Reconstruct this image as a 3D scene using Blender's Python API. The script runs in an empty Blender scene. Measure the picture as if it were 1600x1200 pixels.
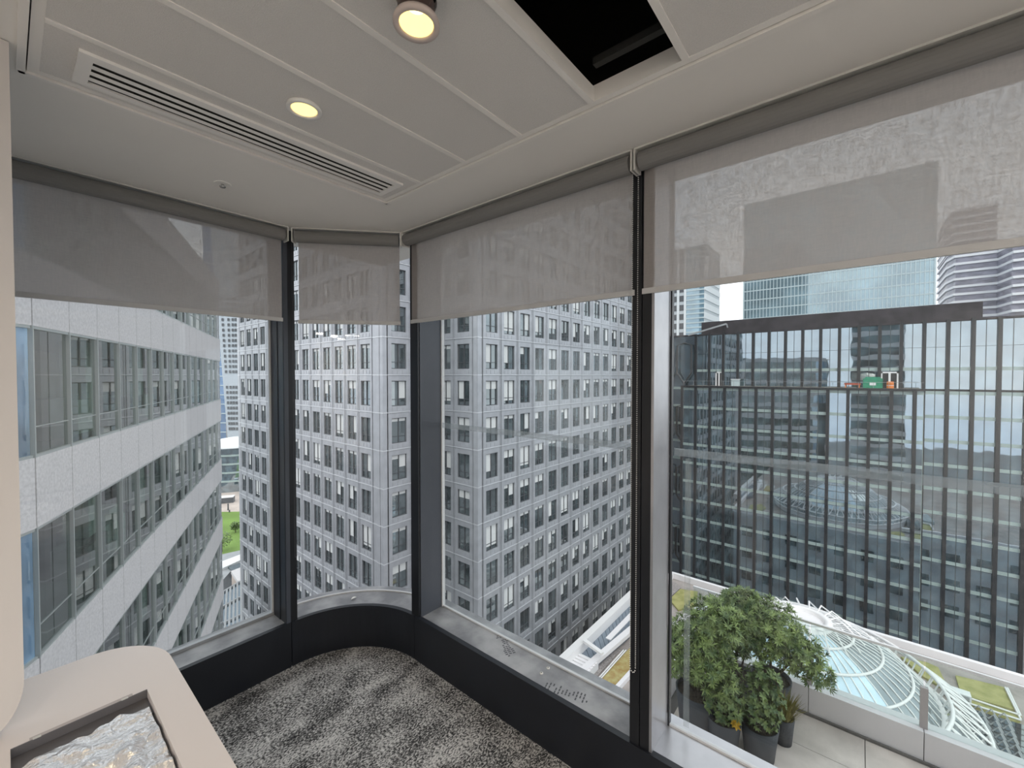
import bpy, math, random
from mathutils import Vector, Matrix
random.seed(7)
R_ = random.Random(11)
col = bpy.context.scene.collection
scn = bpy.context.scene

# ------------------------------------------------------------------ camera
FPX = 657.0
YAW = math.atan(545 / 657); PIT = math.atan(13.5 / 657); CZ = 1.65
CF = Vector((-math.sin(YAW) * math.cos(PIT), math.cos(YAW) * math.cos(PIT), -math.sin(PIT)))
CR = Vector((math.cos(YAW), math.sin(YAW), 0)); CU = CR.cross(CF)
CC = Vector((0, 0, CZ))
def ray(px, py): return CF + CR * ((px - 800) / FPX) - CU * ((py - 600) / FPX)
def at(px, py, ax, v):
    d = ray(px, py); return CC + d * ((v - CC[ax]) / d[ax])
def proj(p):
    v = Vector(p) - CC; d = v.dot(CF)
    if d <= 0.01: return (-9999, -9999)
    return (800 + FPX * v.dot(CR) / d, 600 - FPX * v.dot(CU) / d)
cam = bpy.data.cameras.new('camera'); cam.sensor_width = 36; cam.lens = 36 * FPX / 1600
cam.clip_start = 0.02; cam.clip_end = 3000
camo = bpy.data.objects.new('camera', cam); col.objects.link(camo)
camo.matrix_world = Matrix(((CR.x, CU.x, -CF.x, 0), (CR.y, CU.y, -CF.y, 0), (CR.z, CU.z, -CF.z, CZ), (0, 0, 0, 1)))
scn.camera = camo

# ------------------------------------------------------------------ sky, exposure
scn.view_settings.view_transform = 'Standard'; scn.view_settings.look = 'None'
scn.view_settings.gamma = 1; scn.view_settings.use_curve_mapping = False
scn.view_settings.exposure = 0.0
W = bpy.data.worlds.new('overcast_sky'); scn.world = W; W.use_nodes = True
wn = W.node_tree.nodes; wl = W.node_tree.links
bg = wn['Background']; bg.inputs['Strength'].default_value = 2.0
tc = wn.new('ShaderNodeTexCoord'); nz = wn.new('ShaderNodeTexNoise'); nz.inputs['Scale'].default_value = 2.2
nz.inputs['Detail'].default_value = 5
mp = wn.new('ShaderNodeMapping'); mp.inputs['Scale'].default_value = (1, 1, 2.5)
cr = wn.new('ShaderNodeValToRGB')
cr.color_ramp.elements[0].position = .35; cr.color_ramp.elements[0].color = (.66, .73, .83, 1)
cr.color_ramp.elements[1].position = .62; cr.color_ramp.elements[1].color = (.92, .92, .93, 1)
wl.new(tc.outputs['Generated'], mp.inputs['Vector']); wl.new(mp.outputs['Vector'], nz.inputs['Vector'])
wl.new(nz.outputs['Fac'], cr.inputs['Fac']); wl.new(cr.outputs['Color'], bg.inputs['Color'])
sun = bpy.data.lights.new('hazy_sun', 'SUN'); sun.energy = 0.9; sun.angle = math.radians(25); sun.color = (1, .95, .88)
suno = bpy.data.objects.new('hazy_sun', sun); col.objects.link(suno)
suno.rotation_euler = (math.radians(38), math.radians(14), math.radians(20))

# ------------------------------------------------------------------ materials
def mat(name, c, rough=.6, metal=0., var=0., scale=8., bump=0., bscale=None, spec=.5, c2=None, stretch=None, detail=4):
    m = bpy.data.materials.new(name); m.use_nodes = True
    nt = m.node_tree; b = nt.nodes['Principled BSDF']
    b.inputs['Roughness'].default_value = rough; b.inputs['Metallic'].default_value = metal
    b.inputs['Specular IOR Level'].default_value = spec
    b.inputs['Base Color'].default_value = (*c, 1)
    def tex(sc):
        t = nt.nodes.new('ShaderNodeTexCoord'); n = nt.nodes.new('ShaderNodeTexNoise')
        n.inputs['Scale'].default_value = sc; n.inputs['Detail'].default_value = detail
        if stretch:
            q = nt.nodes.new('ShaderNodeMapping'); q.inputs['Scale'].default_value = stretch
            nt.links.new(t.outputs['Object'], q.inputs['Vector']); nt.links.new(q.outputs['Vector'], n.inputs['Vector'])
        else: nt.links.new(t.outputs['Object'], n.inputs['Vector'])
        return n
    if var or c2:
        n = tex(scale); r = nt.nodes.new('ShaderNodeValToRGB')
        a = [max(0, x * (1 - var)) for x in c]; d = c2 if c2 else [min(1, x * (1 + var)) for x in c]
        r.color_ramp.elements[0].position = .35; r.color_ramp.elements[1].position = .65
        r.color_ramp.elements[0].color = (*a, 1); r.color_ramp.elements[1].color = (*d, 1)
        nt.links.new(n.outputs['Fac'], r.inputs['Fac']); nt.links.new(r.outputs['Color'], b.inputs['Base Color'])
    if bump:
        n2 = tex(bscale or scale * 4); bp = nt.nodes.new('ShaderNodeBump'); bp.inputs['Strength'].default_value = bump
        bp.inputs['Distance'].default_value = .02
        nt.links.new(n2.outputs['Fac'], bp.inputs['Height']); nt.links.new(bp.outputs['Normal'], b.inputs['Normal'])
    return m
def schlick(nt):
    """reflectance 0.04 head-on rising to 1 at grazing, the same from both sides of a pane"""
    lw = nt.nodes.new('ShaderNodeLayerWeight'); lw.inputs['Blend'].default_value = .5
    pw = nt.nodes.new('ShaderNodeMath'); pw.operation = 'POWER'; pw.inputs[1].default_value = 5
    ad = nt.nodes.new('ShaderNodeMath'); ad.operation = 'MULTIPLY_ADD'; ad.inputs[1].default_value = .96; ad.inputs[2].default_value = .04
    nt.links.new(lw.outputs['Facing'], pw.inputs[0]); nt.links.new(pw.outputs['Value'], ad.inputs[0]); return ad.outputs['Value']
def clear_glass(name, tint=(1, 1, 1), refl=1.0, rough=0.0, base=0.0):
    m = bpy.data.materials.new(name); m.use_nodes = True; nt = m.node_tree; nt.nodes.clear()
    o = nt.nodes.new('ShaderNodeOutputMaterial'); t = nt.nodes.new('ShaderNodeBsdfTransparent'); g = nt.nodes.new('ShaderNodeBsdfGlossy')
    t.inputs['Color'].default_value = (*tint, 1); g.inputs['Roughness'].default_value = rough
    f = schlick(nt)
    ma = nt.nodes.new('ShaderNodeMath'); ma.operation = 'MULTIPLY_ADD'; ma.inputs[1].default_value = refl; ma.inputs[2].default_value = base
    ma.use_clamp = True
    mx = nt.nodes.new('ShaderNodeMixShader')
    nt.links.new(f, ma.inputs[0]); nt.links.new(ma.outputs['Value'], mx.inputs['Fac'])
    nt.links.new(t.outputs['BSDF'], mx.inputs[1]); nt.links.new(g.outputs['BSDF'], mx.inputs[2]); nt.links.new(mx.outputs['Shader'], o.inputs['Surface'])
    return m
def facade_glass(name, body, refl, tint=(.85, .93, .95), rough=.02, wav=.0, wscale=.5, var=.5, vscale=.4):
    """opaque coated office glazing: dark body plus mirror-like coating, slightly wavy"""
    m = bpy.data.materials.new(name); m.use_nodes = True; nt = m.node_tree; nt.nodes.clear(); L = nt.links.new
    o = nt.nodes.new('ShaderNodeOutputMaterial'); d = nt.nodes.new('ShaderNodeBsdfDiffuse'); g = nt.nodes.new('ShaderNodeBsdfGlossy')
    g.inputs['Roughness'].default_value = rough; g.inputs['Color'].default_value = (*tint, 1)
    tcn = nt.nodes.new('ShaderNodeNewGeometry'); n = nt.nodes.new('ShaderNodeTexNoise'); n.inputs['Scale'].default_value = vscale
    n.inputs['Detail'].default_value = 6
    L(tcn.outputs['Position'], n.inputs['Vector'])
    r = nt.nodes.new('ShaderNodeValToRGB'); r.color_ramp.elements[0].position = .38; r.color_ramp.elements[1].position = .66
    r.color_ramp.elements[0].color = (*[x * (1 - var) for x in body], 1); r.color_ramp.elements[1].color = (*[x * (1 + var) for x in body], 1)
    L(n.outputs['Fac'], r.inputs['Fac']); L(r.outputs['Color'], d.inputs['Color'])
    f = schlick(nt)
    ma = nt.nodes.new('ShaderNodeMath'); ma.operation = 'MULTIPLY_ADD'; ma.inputs[1].default_value = 1 - refl; ma.inputs[2].default_value = refl; ma.use_clamp = True
    mx = nt.nodes.new('ShaderNodeMixShader')
    L(f, ma.inputs[0]); L(ma.outputs['Value'], mx.inputs['Fac']); L(d.outputs['BSDF'], mx.inputs[1]); L(g.outputs['BSDF'], mx.inputs[2]); L(mx.outputs['Shader'], o.inputs['Surface'])
    if wav:
        w = nt.nodes.new('ShaderNodeTexNoise'); w.inputs['Scale'].default_value = wscale; w.inputs['Detail'].default_value = 1
        bp = nt.nodes.new('ShaderNodeBump'); bp.inputs['Strength'].default_value = wav; bp.inputs['Distance'].default_value = .1
        L(tcn.outputs['Position'], w.inputs['Vector']); L(w.outputs['Fac'], bp.inputs['Height']); L(bp.outputs['Normal'], g.inputs['Normal'])
    return m
def emis(name, c, s):
    m = bpy.data.materials.new(name); m.use_nodes = True; b = m.node_tree.nodes['Principled BSDF']
    b.inputs['Base Color'].default_value = (*c, 1); b.inputs['Emission Color'].default_value = (*c, 1); b.inputs['Emission Strength'].default_value = s
    return m
def fabric(name, c, trans, transl):
    m = bpy.data.materials.new(name); m.use_nodes = True; nt = m.node_tree; nt.nodes.clear(); L = nt.links.new
    o = nt.nodes.new('ShaderNodeOutputMaterial'); d = nt.nodes.new('ShaderNodeBsdfDiffuse'); tl = nt.nodes.new('ShaderNodeBsdfTranslucent')
    tr = nt.nodes.new('ShaderNodeBsdfTransparent')
    t = nt.nodes.new('ShaderNodeTexCoord')
    d.inputs['Color'].default_value = (*c, 1); tl.inputs['Color'].default_value = (*c, 1)
    # open weave: long threads in two directions let a little of the outside through
    val = []
    for sx, sz in ((190, 34), (34, 190)):
        q = nt.nodes.new('ShaderNodeMapping'); q.inputs['Scale'].default_value = (sx, sx, sz)
        n = nt.nodes.new('ShaderNodeTexNoise'); n.inputs['Scale'].default_value = 1; n.inputs['Detail'].default_value = 3
        L(t.outputs['Object'], q.inputs['Vector']); L(q.outputs['Vector'], n.inputs['Vector']); val.append(n)
    add = nt.nodes.new('ShaderNodeMath'); add.operation = 'ADD'; L(val[0].outputs['Fac'], add.inputs[0]); L(val[1].outputs['Fac'], add.inputs[1])
    mr = nt.nodes.new('ShaderNodeMapRange'); mr.inputs['From Min'].default_value = .7; mr.inputs['From Max'].default_value = 1.3
    mr.inputs['To Min'].default_value = trans * .45; mr.inputs['To Max'].default_value = trans * 1.6
    L(add.outputs['Value'], mr.inputs['Value'])
    m1 = nt.nodes.new('ShaderNodeMixShader'); m1.inputs['Fac'].default_value = transl; m2 = nt.nodes.new('ShaderNodeMixShader')
    L(mr.outputs['Result'], m2.inputs['Fac'])
    L(d.outputs['BSDF'], m1.inputs[1]); L(tl.outputs['BSDF'], m1.inputs[2]); L(m1.outputs['Shader'], m2.inputs[1]); L(tr.outputs['BSDF'], m2.inputs[2]); L(m2.outputs['Shader'], o.inputs['Surface'])
    return m
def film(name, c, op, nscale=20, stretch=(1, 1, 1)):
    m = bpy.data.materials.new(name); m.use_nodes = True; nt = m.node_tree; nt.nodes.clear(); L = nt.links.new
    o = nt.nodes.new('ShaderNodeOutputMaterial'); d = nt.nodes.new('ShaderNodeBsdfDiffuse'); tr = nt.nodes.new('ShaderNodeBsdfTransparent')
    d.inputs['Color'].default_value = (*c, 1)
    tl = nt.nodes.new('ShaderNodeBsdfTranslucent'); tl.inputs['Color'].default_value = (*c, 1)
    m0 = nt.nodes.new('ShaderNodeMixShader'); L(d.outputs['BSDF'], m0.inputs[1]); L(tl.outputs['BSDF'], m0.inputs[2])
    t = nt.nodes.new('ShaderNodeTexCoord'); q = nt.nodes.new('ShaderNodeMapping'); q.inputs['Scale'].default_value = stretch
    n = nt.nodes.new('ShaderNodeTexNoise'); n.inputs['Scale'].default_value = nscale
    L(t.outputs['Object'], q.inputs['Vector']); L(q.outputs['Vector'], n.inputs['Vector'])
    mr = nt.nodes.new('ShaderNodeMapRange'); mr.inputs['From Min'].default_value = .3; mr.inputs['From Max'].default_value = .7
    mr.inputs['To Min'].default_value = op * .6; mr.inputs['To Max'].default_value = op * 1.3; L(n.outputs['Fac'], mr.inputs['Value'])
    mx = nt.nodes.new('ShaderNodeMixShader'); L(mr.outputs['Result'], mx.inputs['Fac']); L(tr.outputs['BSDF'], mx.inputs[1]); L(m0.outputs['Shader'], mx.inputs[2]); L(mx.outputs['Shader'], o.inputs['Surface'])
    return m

M = {}
M['plaster'] = mat('painted_plaster', (.80, .775, .735), .85, var=.015, scale=3)
M['tile'] = mat('micro_perforated_metal_tile', (.72, .695, .665), .7, bump=.35, bscale=420, var=.03, scale=300)
M['tbar'] = mat('white_ceiling_bar', (.82, .79, .75), .6)
M['white_metal'] = mat('white_coated_metal', (.82, .80, .765), .45)
M['void'] = mat('black_ceiling_void', (.006, .006, .006), .9)
M['slot'] = mat('dark_slot', (.02, .02, .018), .8)
M['black'] = mat('black_powder_coat', (.009, .011, .016), .42, var=.15, scale=4)
M['black2'] = mat('black_mullion_paint', (.011, .012, .015), .35)
M['slate'] = mat('dark_slate_reveal', (.055, .062, .078), .4, var=.15, scale=5, stretch=(1, 1, .3))
M['alu'] = mat('brushed_aluminium', (.46, .46, .48), .34, .75, var=.06, scale=9)
M['sill'] = mat('dusty_sill_metal', (.26, .265, .28), .5, .3, var=.2, scale=6, c2=(.42, .42, .43), bump=.04, bscale=60)
M['gasket'] = mat('pale_gasket', (.55, .56, .57), .5)
M['wframe'] = mat('window_edge_metal', (.40, .41, .42), .4, .5)
M['glass'] = clear_glass('window_glass', (.965, .985, .98), 1.1)
M['bglass'] = clear_glass('balustrade_glass', (.90, .95, .935), 1.0)
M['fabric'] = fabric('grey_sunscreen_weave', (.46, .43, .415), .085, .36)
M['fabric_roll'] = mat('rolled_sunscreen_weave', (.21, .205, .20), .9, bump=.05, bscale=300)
M['hem'] = mat('grey_hem_bar', (.52, .515, .51), .6)
M['bracket'] = mat('white_plastic', (.62, .61, .58), .4)
M['bead'] = mat('steel_beads', (.60, .60, .58), .35, .3)
M['beadb'] = mat('black_beads', (.05, .05, .055), .4)
M['counter'] = mat('white_solid_surface', (.78, .72, .70), .42, var=.01, scale=2)
M['panelw'] = mat('white_panel', (.58, .545, .52), .5)
M['foil'] = mat('crinkled_foil', (.95, .95, .96), .24, .72, bump=.5, bscale=55)
M['tape'] = mat('grey_tape', (.11, .105, .11), .5)
M['lamp_rose'] = mat('lamp_bezel_paint', (.62, .52, .47), .4)
M['lamp_body'] = mat('lamp_body_brown', (.10, .065, .055), .5, .3)
M['lamp_refl'] = emis('lit_reflector', (1, .80, .34), 1.15)
M['lamp_led'] = emis('led', (1, .84, .5), 2.0)
M['chrome'] = mat('chrome', (.5, .5, .5), .25, 1)
M['leafw'] = mat('pale_dry_leaf', (.75, .74, .70), .6)

def carpet():
    m = bpy.data.materials.new('speckled_loop_carpet'); m.use_nodes = True; nt = m.node_tree; b = nt.nodes['Principled BSDF']; L = nt.links.new
    b.inputs['Roughness'].default_value = .95; b.inputs['Specular IOR Level'].default_value = .1
    t = nt.nodes.new('ShaderNodeTexCoord')
    def noise(sc, st, det=5):
        q = nt.nodes.new('ShaderNodeMapping'); q.inputs['Scale'].default_value = st
        n = nt.nodes.new('ShaderNodeTexNoise'); n.inputs['Scale'].default_value = sc; n.inputs['Detail'].default_value = det; n.inputs['Roughness'].default_value = .7
        L(t.outputs['Object'], q.inputs['Vector']); L(q.outputs['Vector'], n.inputs['Vector']); return n
    a = noise(150, (1, .55, 1), 3); c = noise(9, (1, .4, 1), 4)
    ad = nt.nodes.new('ShaderNodeMath'); ad.operation = 'MULTIPLY_ADD'; ad.inputs[1].default_value = .48
    L(c.outputs['Fac'], ad.inputs[0]); L(a.outputs['Fac'], ad.inputs[2])
    r = nt.nodes.new('ShaderNodeValToRGB'); e = r.color_ramp.elements
    e[0].position = .645; e[0].color = (.028, .028, .029, 1); e[1].position = .86; e[1].color = (.56, .54, .52, 1)
    x = e.new(.715); x.color = (.12, .117, .115, 1); x = e.new(.765); x.color = (.33, .32, .31, 1)
    L(ad.outputs['Value'], r.inputs['Fac']); L(r.outputs['Color'], b.inputs['Base Color'])
    bp = nt.nodes.new('ShaderNodeBump'); bp.inputs['Strength'].default_value = .6; bp.inputs['Distance'].default_value = .004
    L(a.outputs['Fac'], bp.inputs['Height']); L(bp.outputs['Normal'], b.inputs['Normal'])
    return m
M['carpet'] = carpet()
# outdoors
M['stone'] = mat('pale_granite', (.60, .575, .575), .7, var=.10, scale=14)
M['stoned'] = mat('granite_joint_backing', (.06, .06, .065), .9)
M['lmull'] = mat('silver_mullion', (.52, .55, .54), .35, .5)
M['lglass'] = clear_glass('green_office_glass', (.58, .70, .65), 1.3, base=.14)
M['linner'] = mat('office_interior_wall', (.20, .24, .20), .9, var=.55, scale=.7, stretch=(1, 1, .25))
M['lceil'] = mat('office_interior_ceiling', (.40, .43, .39), .9)
M['lfloor'] = mat('office_interior_floor', (.16, .17, .16), .9, var=.3, scale=.6)
M['lblue'] = facade_glass('blue_sky_glass', (.16, .27, .40), .25)  # sky reflection put into the blue body colour of the curved-end panes
M['steel'] = mat('pressed_steel_cladding', (.43, .44, .465), .42, .35, var=.07, scale=.9)
M['steel_edge'] = mat('bright_steel_edge', (.66, .67, .69), .4, .4)
M['steel_joint'] = mat('cladding_joint', (.16, .165, .18), .7)
M['twframe'] = mat('tower_window_frame', (.085, .09, .098), .5)
M['twglass'] = facade_glass('tower_glass', (.085, .10, .105), .2, var=.6, vscale=.3)
M['twblind'] = mat('tower_window_blind', (.66, .67, .66), .8)
M['dglass'] = facade_glass('dark_curtain_glass', (.065, .10, .115), .35, tint=(.80, .90, .98), wav=.08, wscale=.35, var=.7, vscale=.45)
M['dfin'] = mat('black_curtain_fin', (.022, .024, .028), .4)
M['dspan'] = mat('pale_green_spandrel', (.36, .44, .42), .35, var=.12, scale=.5)
M['dthin'] = mat('thin_dark_mullion', (.07, .085, .09), .4)
M['droof'] = mat('dark_roof_screen', (.052, .046, .052), .8, var=.3, scale=.8)
M['deck'] = mat('sandy_deck', (.52, .44, .36), .9, var=.15, scale=1)
M['green'] = mat('green_tarp', (.03, .26, .15), .6, var=.2, scale=2)
M['orange'] = mat('orange_plastic', (.75, .22, .04), .5)
M['redm'] = mat('red_barrier', (.45, .10, .06), .6)
M['whitep'] = mat('white_paint', (.78, .78, .78), .5)
M['roofg'] = mat('roof_membrane', (.34, .30, .28), .95, var=.2, scale=.5)
M['gravel'] = mat('roof_gravel', (.30, .27, .26), .95, var=.45, scale=9)
M['sedum'] = mat('yellow_green_sedum', (.25, .25, .075), .95, c2=(.40, .37, .15), scale=.9, bump=.3, bscale=6)
M['sedumo'] = mat('orange_sedum', (.34, .22, .075), .95, c2=(.44, .39, .17), scale=1.6, bump=.3, bscale=6)
M['lawn'] = mat('park_lawn', (.17, .27, .06), .95, var=.15, scale=.08)
M['pave'] = mat('pale_paving', (.50, .42, .37), .9, var=.1, scale=.2)
M['asphalt'] = mat('street_asphalt', (.14, .14, .145), .9, var=.2, scale=.1)
M['domew'] = mat('white_dome_steel', (.80, .78, .77), .45)
M['domeg'] = facade_glass('pale_blue_dome_glass', (.56, .70, .80), .14, var=.2, vscale=.2)
M['domed'] = facade_glass('grey_dome_glass', (.20, .22, .23), .14, var=.3, vscale=.2)
M['skyl'] = facade_glass('dark_rooflight_glass', (.05, .055, .06), .2)
M['grey'] = mat('mid_grey_metal', (.33, .34, .35), .5, var=.08, scale=.8)
M['bgtower'] = facade_glass('pale_blue_tower_glass', (.20, .30, .34), .2, tint=(.8, .9, .95), var=.35, vscale=.09)
M['bgmull'] = mat('pale_tower_mullion', (.50, .58, .60), .5)
M['bgblue'] = facade_glass('blue_tower_glass', (.16, .27, .34), .2, var=.4, vscale=.12)
M['bgstripe'] = mat('white_striped_panel', (.75, .77, .78), .5)
M['bgstripe2'] = mat('grey_striped_panel', (.52, .55, .57), .5)
M['bgwhite'] = mat('white_balcony_edge', (.74, .73, .75), .6)
M['bgpurple'] = mat('mauve_grey_glass', (.24, .23, .28), .4, var=.3, scale=.25, stretch=(1, 1, 3))
M['tpave'] = mat('terrace_paving', (.68, .61, .55), .8, var=.12, scale=2.5)
M['tpave2'] = mat('terrace_paving_warm', (.73, .65, .58), .8, var=.12, scale=2.5)
M['tjoint'] = mat('paving_joint', (.16, .15, .14), .9)
M['parapet'] = mat('white_parapet', (.80, .77, .775), .6)
M['pot'] = mat('charcoal_planter', (.055, .06, .068), .6, var=.12, scale=6)
M['soil'] = mat('planter_soil', (.07, .055, .04), .95, var=.4, scale=40)
M['leaf1'] = mat('shrub_leaf_bright', (.055, .105, .028), .45, c2=(.30, .40, .12), scale=9)
M['leaf2'] = mat('shrub_leaf_deep', (.04, .09, .03), .42, c2=(.22, .30, .09), scale=10)
M['leaf3'] = mat('olive_grass_leaf', (.20, .19, .035), .6, c2=(.33, .29, .06), scale=6)
M['leafy'] = mat('yellow_leaf', (.60, .38, .03), .6)
M['bark'] = mat('shrub_bark', (.10, .075, .05), .9)
M['band'] = film('grey_strip_on_glass', (.42, .46, .48), .34, 6, (1, 1, 8))
M['streak'] = film('vertical_strip_on_glass', (.42, .46, .46), .20, 8, (4, 1, .6))
M['tread'] = mat('shoe_dust', (.085, .09, .10), .8)

# ------------------------------------------------------------------ mesh helpers
class MB:
    def __init__(s, off=(0, 0, 0)): s.v = []; s.f = []; s.mi = []; s.o = Vector(off)
    def add(s, vs, fs, m=0):
        b = len(s.v); s.v += [tuple(Vector(p) - s.o) for p in vs]; s.f += [tuple(b + i for i in f) for f in fs]; s.mi += [m] * len(fs); return s
    def box(s, x0, x1, y0, y1, z0, z1, m=0):
        vs = [(x, y, z) for z in (z0, z1) for y in (y0, y1) for x in (x0, x1)]
        return s.add(vs, [(0, 2, 3, 1), (4, 5, 7, 6), (0, 1, 5, 4), (2, 6, 7, 3), (0, 4, 6, 2), (1, 3, 7, 5)], m)
    def quad(s, a, b, c, d, m=0): return s.add([a, b, c, d], [(0, 1, 2, 3)], m)
    def prism(s, pts, z0, z1, m=0):
        n = len(pts); vs = [(p[0], p[1], z0) for p in pts] + [(p[0], p[1], z1) for p in pts]
        fs = [tuple(range(n - 1, -1, -1)), tuple(range(n, 2 * n))] + [(i, (i + 1) % n, n + (i + 1) % n, n + i) for i in range(n)]
        return s.add(vs, fs, m)
    def bar(s, a, b, w, h=None, up=(0, 0, 1), m=0):
        a = Vector(a); b = Vector(b); d = (b - a).normalized(); h = h or w; u = Vector(up)
        if abs(d.dot(u)) > .95: u = Vector((1, 0, 0))
        x = d.cross(u).normalized(); y = x.cross(d).normalized()
        vs = [p + x * (i * w / 2) + y * (j * h / 2) for p in (a, b) for i, j in ((-1, -1), (1, -1), (1, 1), (-1, 1))]
        return s.add(vs, [(0, 3, 2, 1), (4, 5, 6, 7), (0, 1, 5, 4), (1, 2, 6, 5), (2, 3, 7, 6), (3, 0, 4, 7)], m)
    def tube(s, pts, r, n=6, m=0, cap=True):
        pts = [Vector(p) for p in pts]; k = len(pts); rr = r if isinstance(r, (list, tuple)) else [r] * k
        base = len(s.v); vs = []
        for i, p in enumerate(pts):
            d = (pts[min(i + 1, k - 1)] - pts[max(i - 1, 0)]).normalized()
            u = Vector((0, 0, 1)) if abs(d.z) < .9 else Vector((1, 0, 0)); x = d.cross(u).normalized(); y = x.cross(d)
            vs += [p + (x * math.cos(2 * math.pi * j / n) + y * math.sin(2 * math.pi * j / n)) * rr[i] for j in range(n)]
        fs = [(i * n + j, i * n + (j + 1) % n, (i + 1) * n + (j + 1) % n, (i + 1) * n + j) for i in range(k - 1) for j in range(n)]
        if cap: fs += [tuple(range(n - 1, -1, -1)), tuple((k - 1) * n + j for j in range(n))]
        return s.add(vs, fs, m)
    def lathe(s, prof, c=(0, 0, 0), n=24, m=0, a0=0, a1=2 * math.pi):
        full = abs(a1 - a0 - 2 * math.pi) < 1e-6; k = len(prof); q = n if full else n + 1
        vs = [(c[0] + r * math.cos(a0 + (a1 - a0) * j / n), c[1] + r * math.sin(a0 + (a1 - a0) * j / n), c[2] + z) for r, z in prof for j in range(q)]
        fs = [(i * q + j, i * q + (j + 1) % q, (i + 1) * q + (j + 1) % q, (i + 1) * q + j) for i in range(k - 1) for j in range(n)]
        return s.add(vs, fs, m)
    def mesh(s, name, mats, smooth=False):
        me = bpy.data.meshes.new(name); me.from_pydata(s.v, [], s.f); me.update()
        for m in (mats if isinstance(mats, (list, tuple)) else [mats]): me.materials.append(M[m] if isinstance(m, str) else m)
        if any(s.mi): me.polygons.foreach_set('material_index', s.mi)
        if smooth: me.polygons.foreach_set('use_smooth', [True] * len(me.polygons))
        return me
    def build(s, name, mats, parent=None, smooth=False, loc=None, rot=None):
        return inst(name, s.mesh(name, mats, smooth), parent, loc, rot)
def inst(name, me, parent=None, loc=None, rot=None):
    o = bpy.data.objects.new(name, me); col.objects.link(o)
    if parent: o.parent = parent
    if loc is not None: o.location = loc
    if rot is not None: o.rotation_euler = rot
    return o
def empty(name, loc=(0, 0, 0), rz=0):
    o = bpy.data.objects.new(name, None); col.objects.link(o); o.location = loc; o.rotation_euler = (0, 0, rz); o.empty_display_size = .1; return o
def tag(o, label, cat, group=None):
    o['label'] = label; o['category'] = cat
    if group: o['group'] = group
    return o
def struct(o, label=None):
    o['kind'] = 'structure'
    if label: o['label'] = label
    return o
def stuff(o): o['kind'] = 'stuff'; return o

# ================================================================== THE ROOM
GX, GY = -2.64, 1.68        # glass planes of the left and the right window wall
UX, UY = -2.46, 1.495       # inner faces of the black upstand
AC = (-1.98, 1.015)         # centre of the rounded corner
SILL, CEIL = .25, 2.46
RX1, RY0 = 3.6, -3.6        # far ends of the room behind the camera
def arc(r, a0, a1, n, c=AC): return [(c[0] + r * math.cos(math.radians(a0 + (a1 - a0) * i / n)), c[1] + r * math.sin(math.radians(a0 + (a1 - a0) * i / n))) for i in range(n + 1)]
ri = AC[0] - UX             # .48
rg = AC[0] - GX             # .66
floor_pts = [(UX, RY0), (RX1, RY0), (RX1, UY)] + [(AC[0], UY)] + arc(ri, 90, 180, 16)[1:-1] + [(UX, AC[1])]
struct(MB().prism(floor_pts, -.08, 0).build('floor', 'carpet'), 'grey and charcoal speckled loop carpet')

# black upstands with sills
up_l = struct(empty('wall_left', (UX, 0, 0)), 'black upstand with metal sill under the left window')
up_r = struct(empty('wall_right', (0, UY, 0)), 'black upstand with metal sill under the right windows')
up_c = struct(empty('wall_corner', (AC[0], AC[1], 0)), 'curved black upstand with metal sill in the rounded corner')
def P(o): return tuple(o.location)
MB(P(up_l)).box(UX - .05, UX, RY0, AC[1] - .004, 0, SILL - .006).box(UX - .026, UX, RY0, AC[1] - .004, SILL - .006, SILL + .002).build('upstand_panel', 'black', up_l)
MB(P(up_l)).box(GX - .06, UX - .029, RY0, AC[1] - .002, SILL - .03, SILL).build('sill_plate', 'sill', up_l)
MB(P(up_r)).box(AC[0] + .004, RX1, UY, UY + .05, 0, SILL - .006).box(AC[0] + .004, RX1, UY, UY + .026, SILL - .006, SILL + .002).build('upstand_panel', 'black', up_r)
MB(P(up_r)).box(AC[0] + .002, -.62, UY + .029, GY + .06, SILL - .03, SILL).build('sill_plate', 'sill', up_r)
MB(P(up_r)).box(-.60, RX1, UY + .029, GY + .06, SILL - .03, SILL).build('sill_plate', 'alu', up_r)
def ringpr(b, r0, r1, z0, z1, a0=90, a1=180, n=24):
    A = arc(r0, a0, a1, n); B = arc(r1, a0, a1, n)
    for i in range(n): b.prism([A[i], A[i + 1], B[i + 1], B[i]][::-1], z0, z1)
    return b
b = MB(P(up_c)); ringpr(b, ri, ri + .05, 0, SILL - .006); ringpr(b, ri, ri + .026, SILL - .006, SILL + .002); b.build('upstand_panel', 'black', up_c)
b = MB(P(up_c)); ringpr(b, ri + .029, rg + .06, SILL - .03, SILL); b.build('sill_plate', 'sill', up_c)

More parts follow.
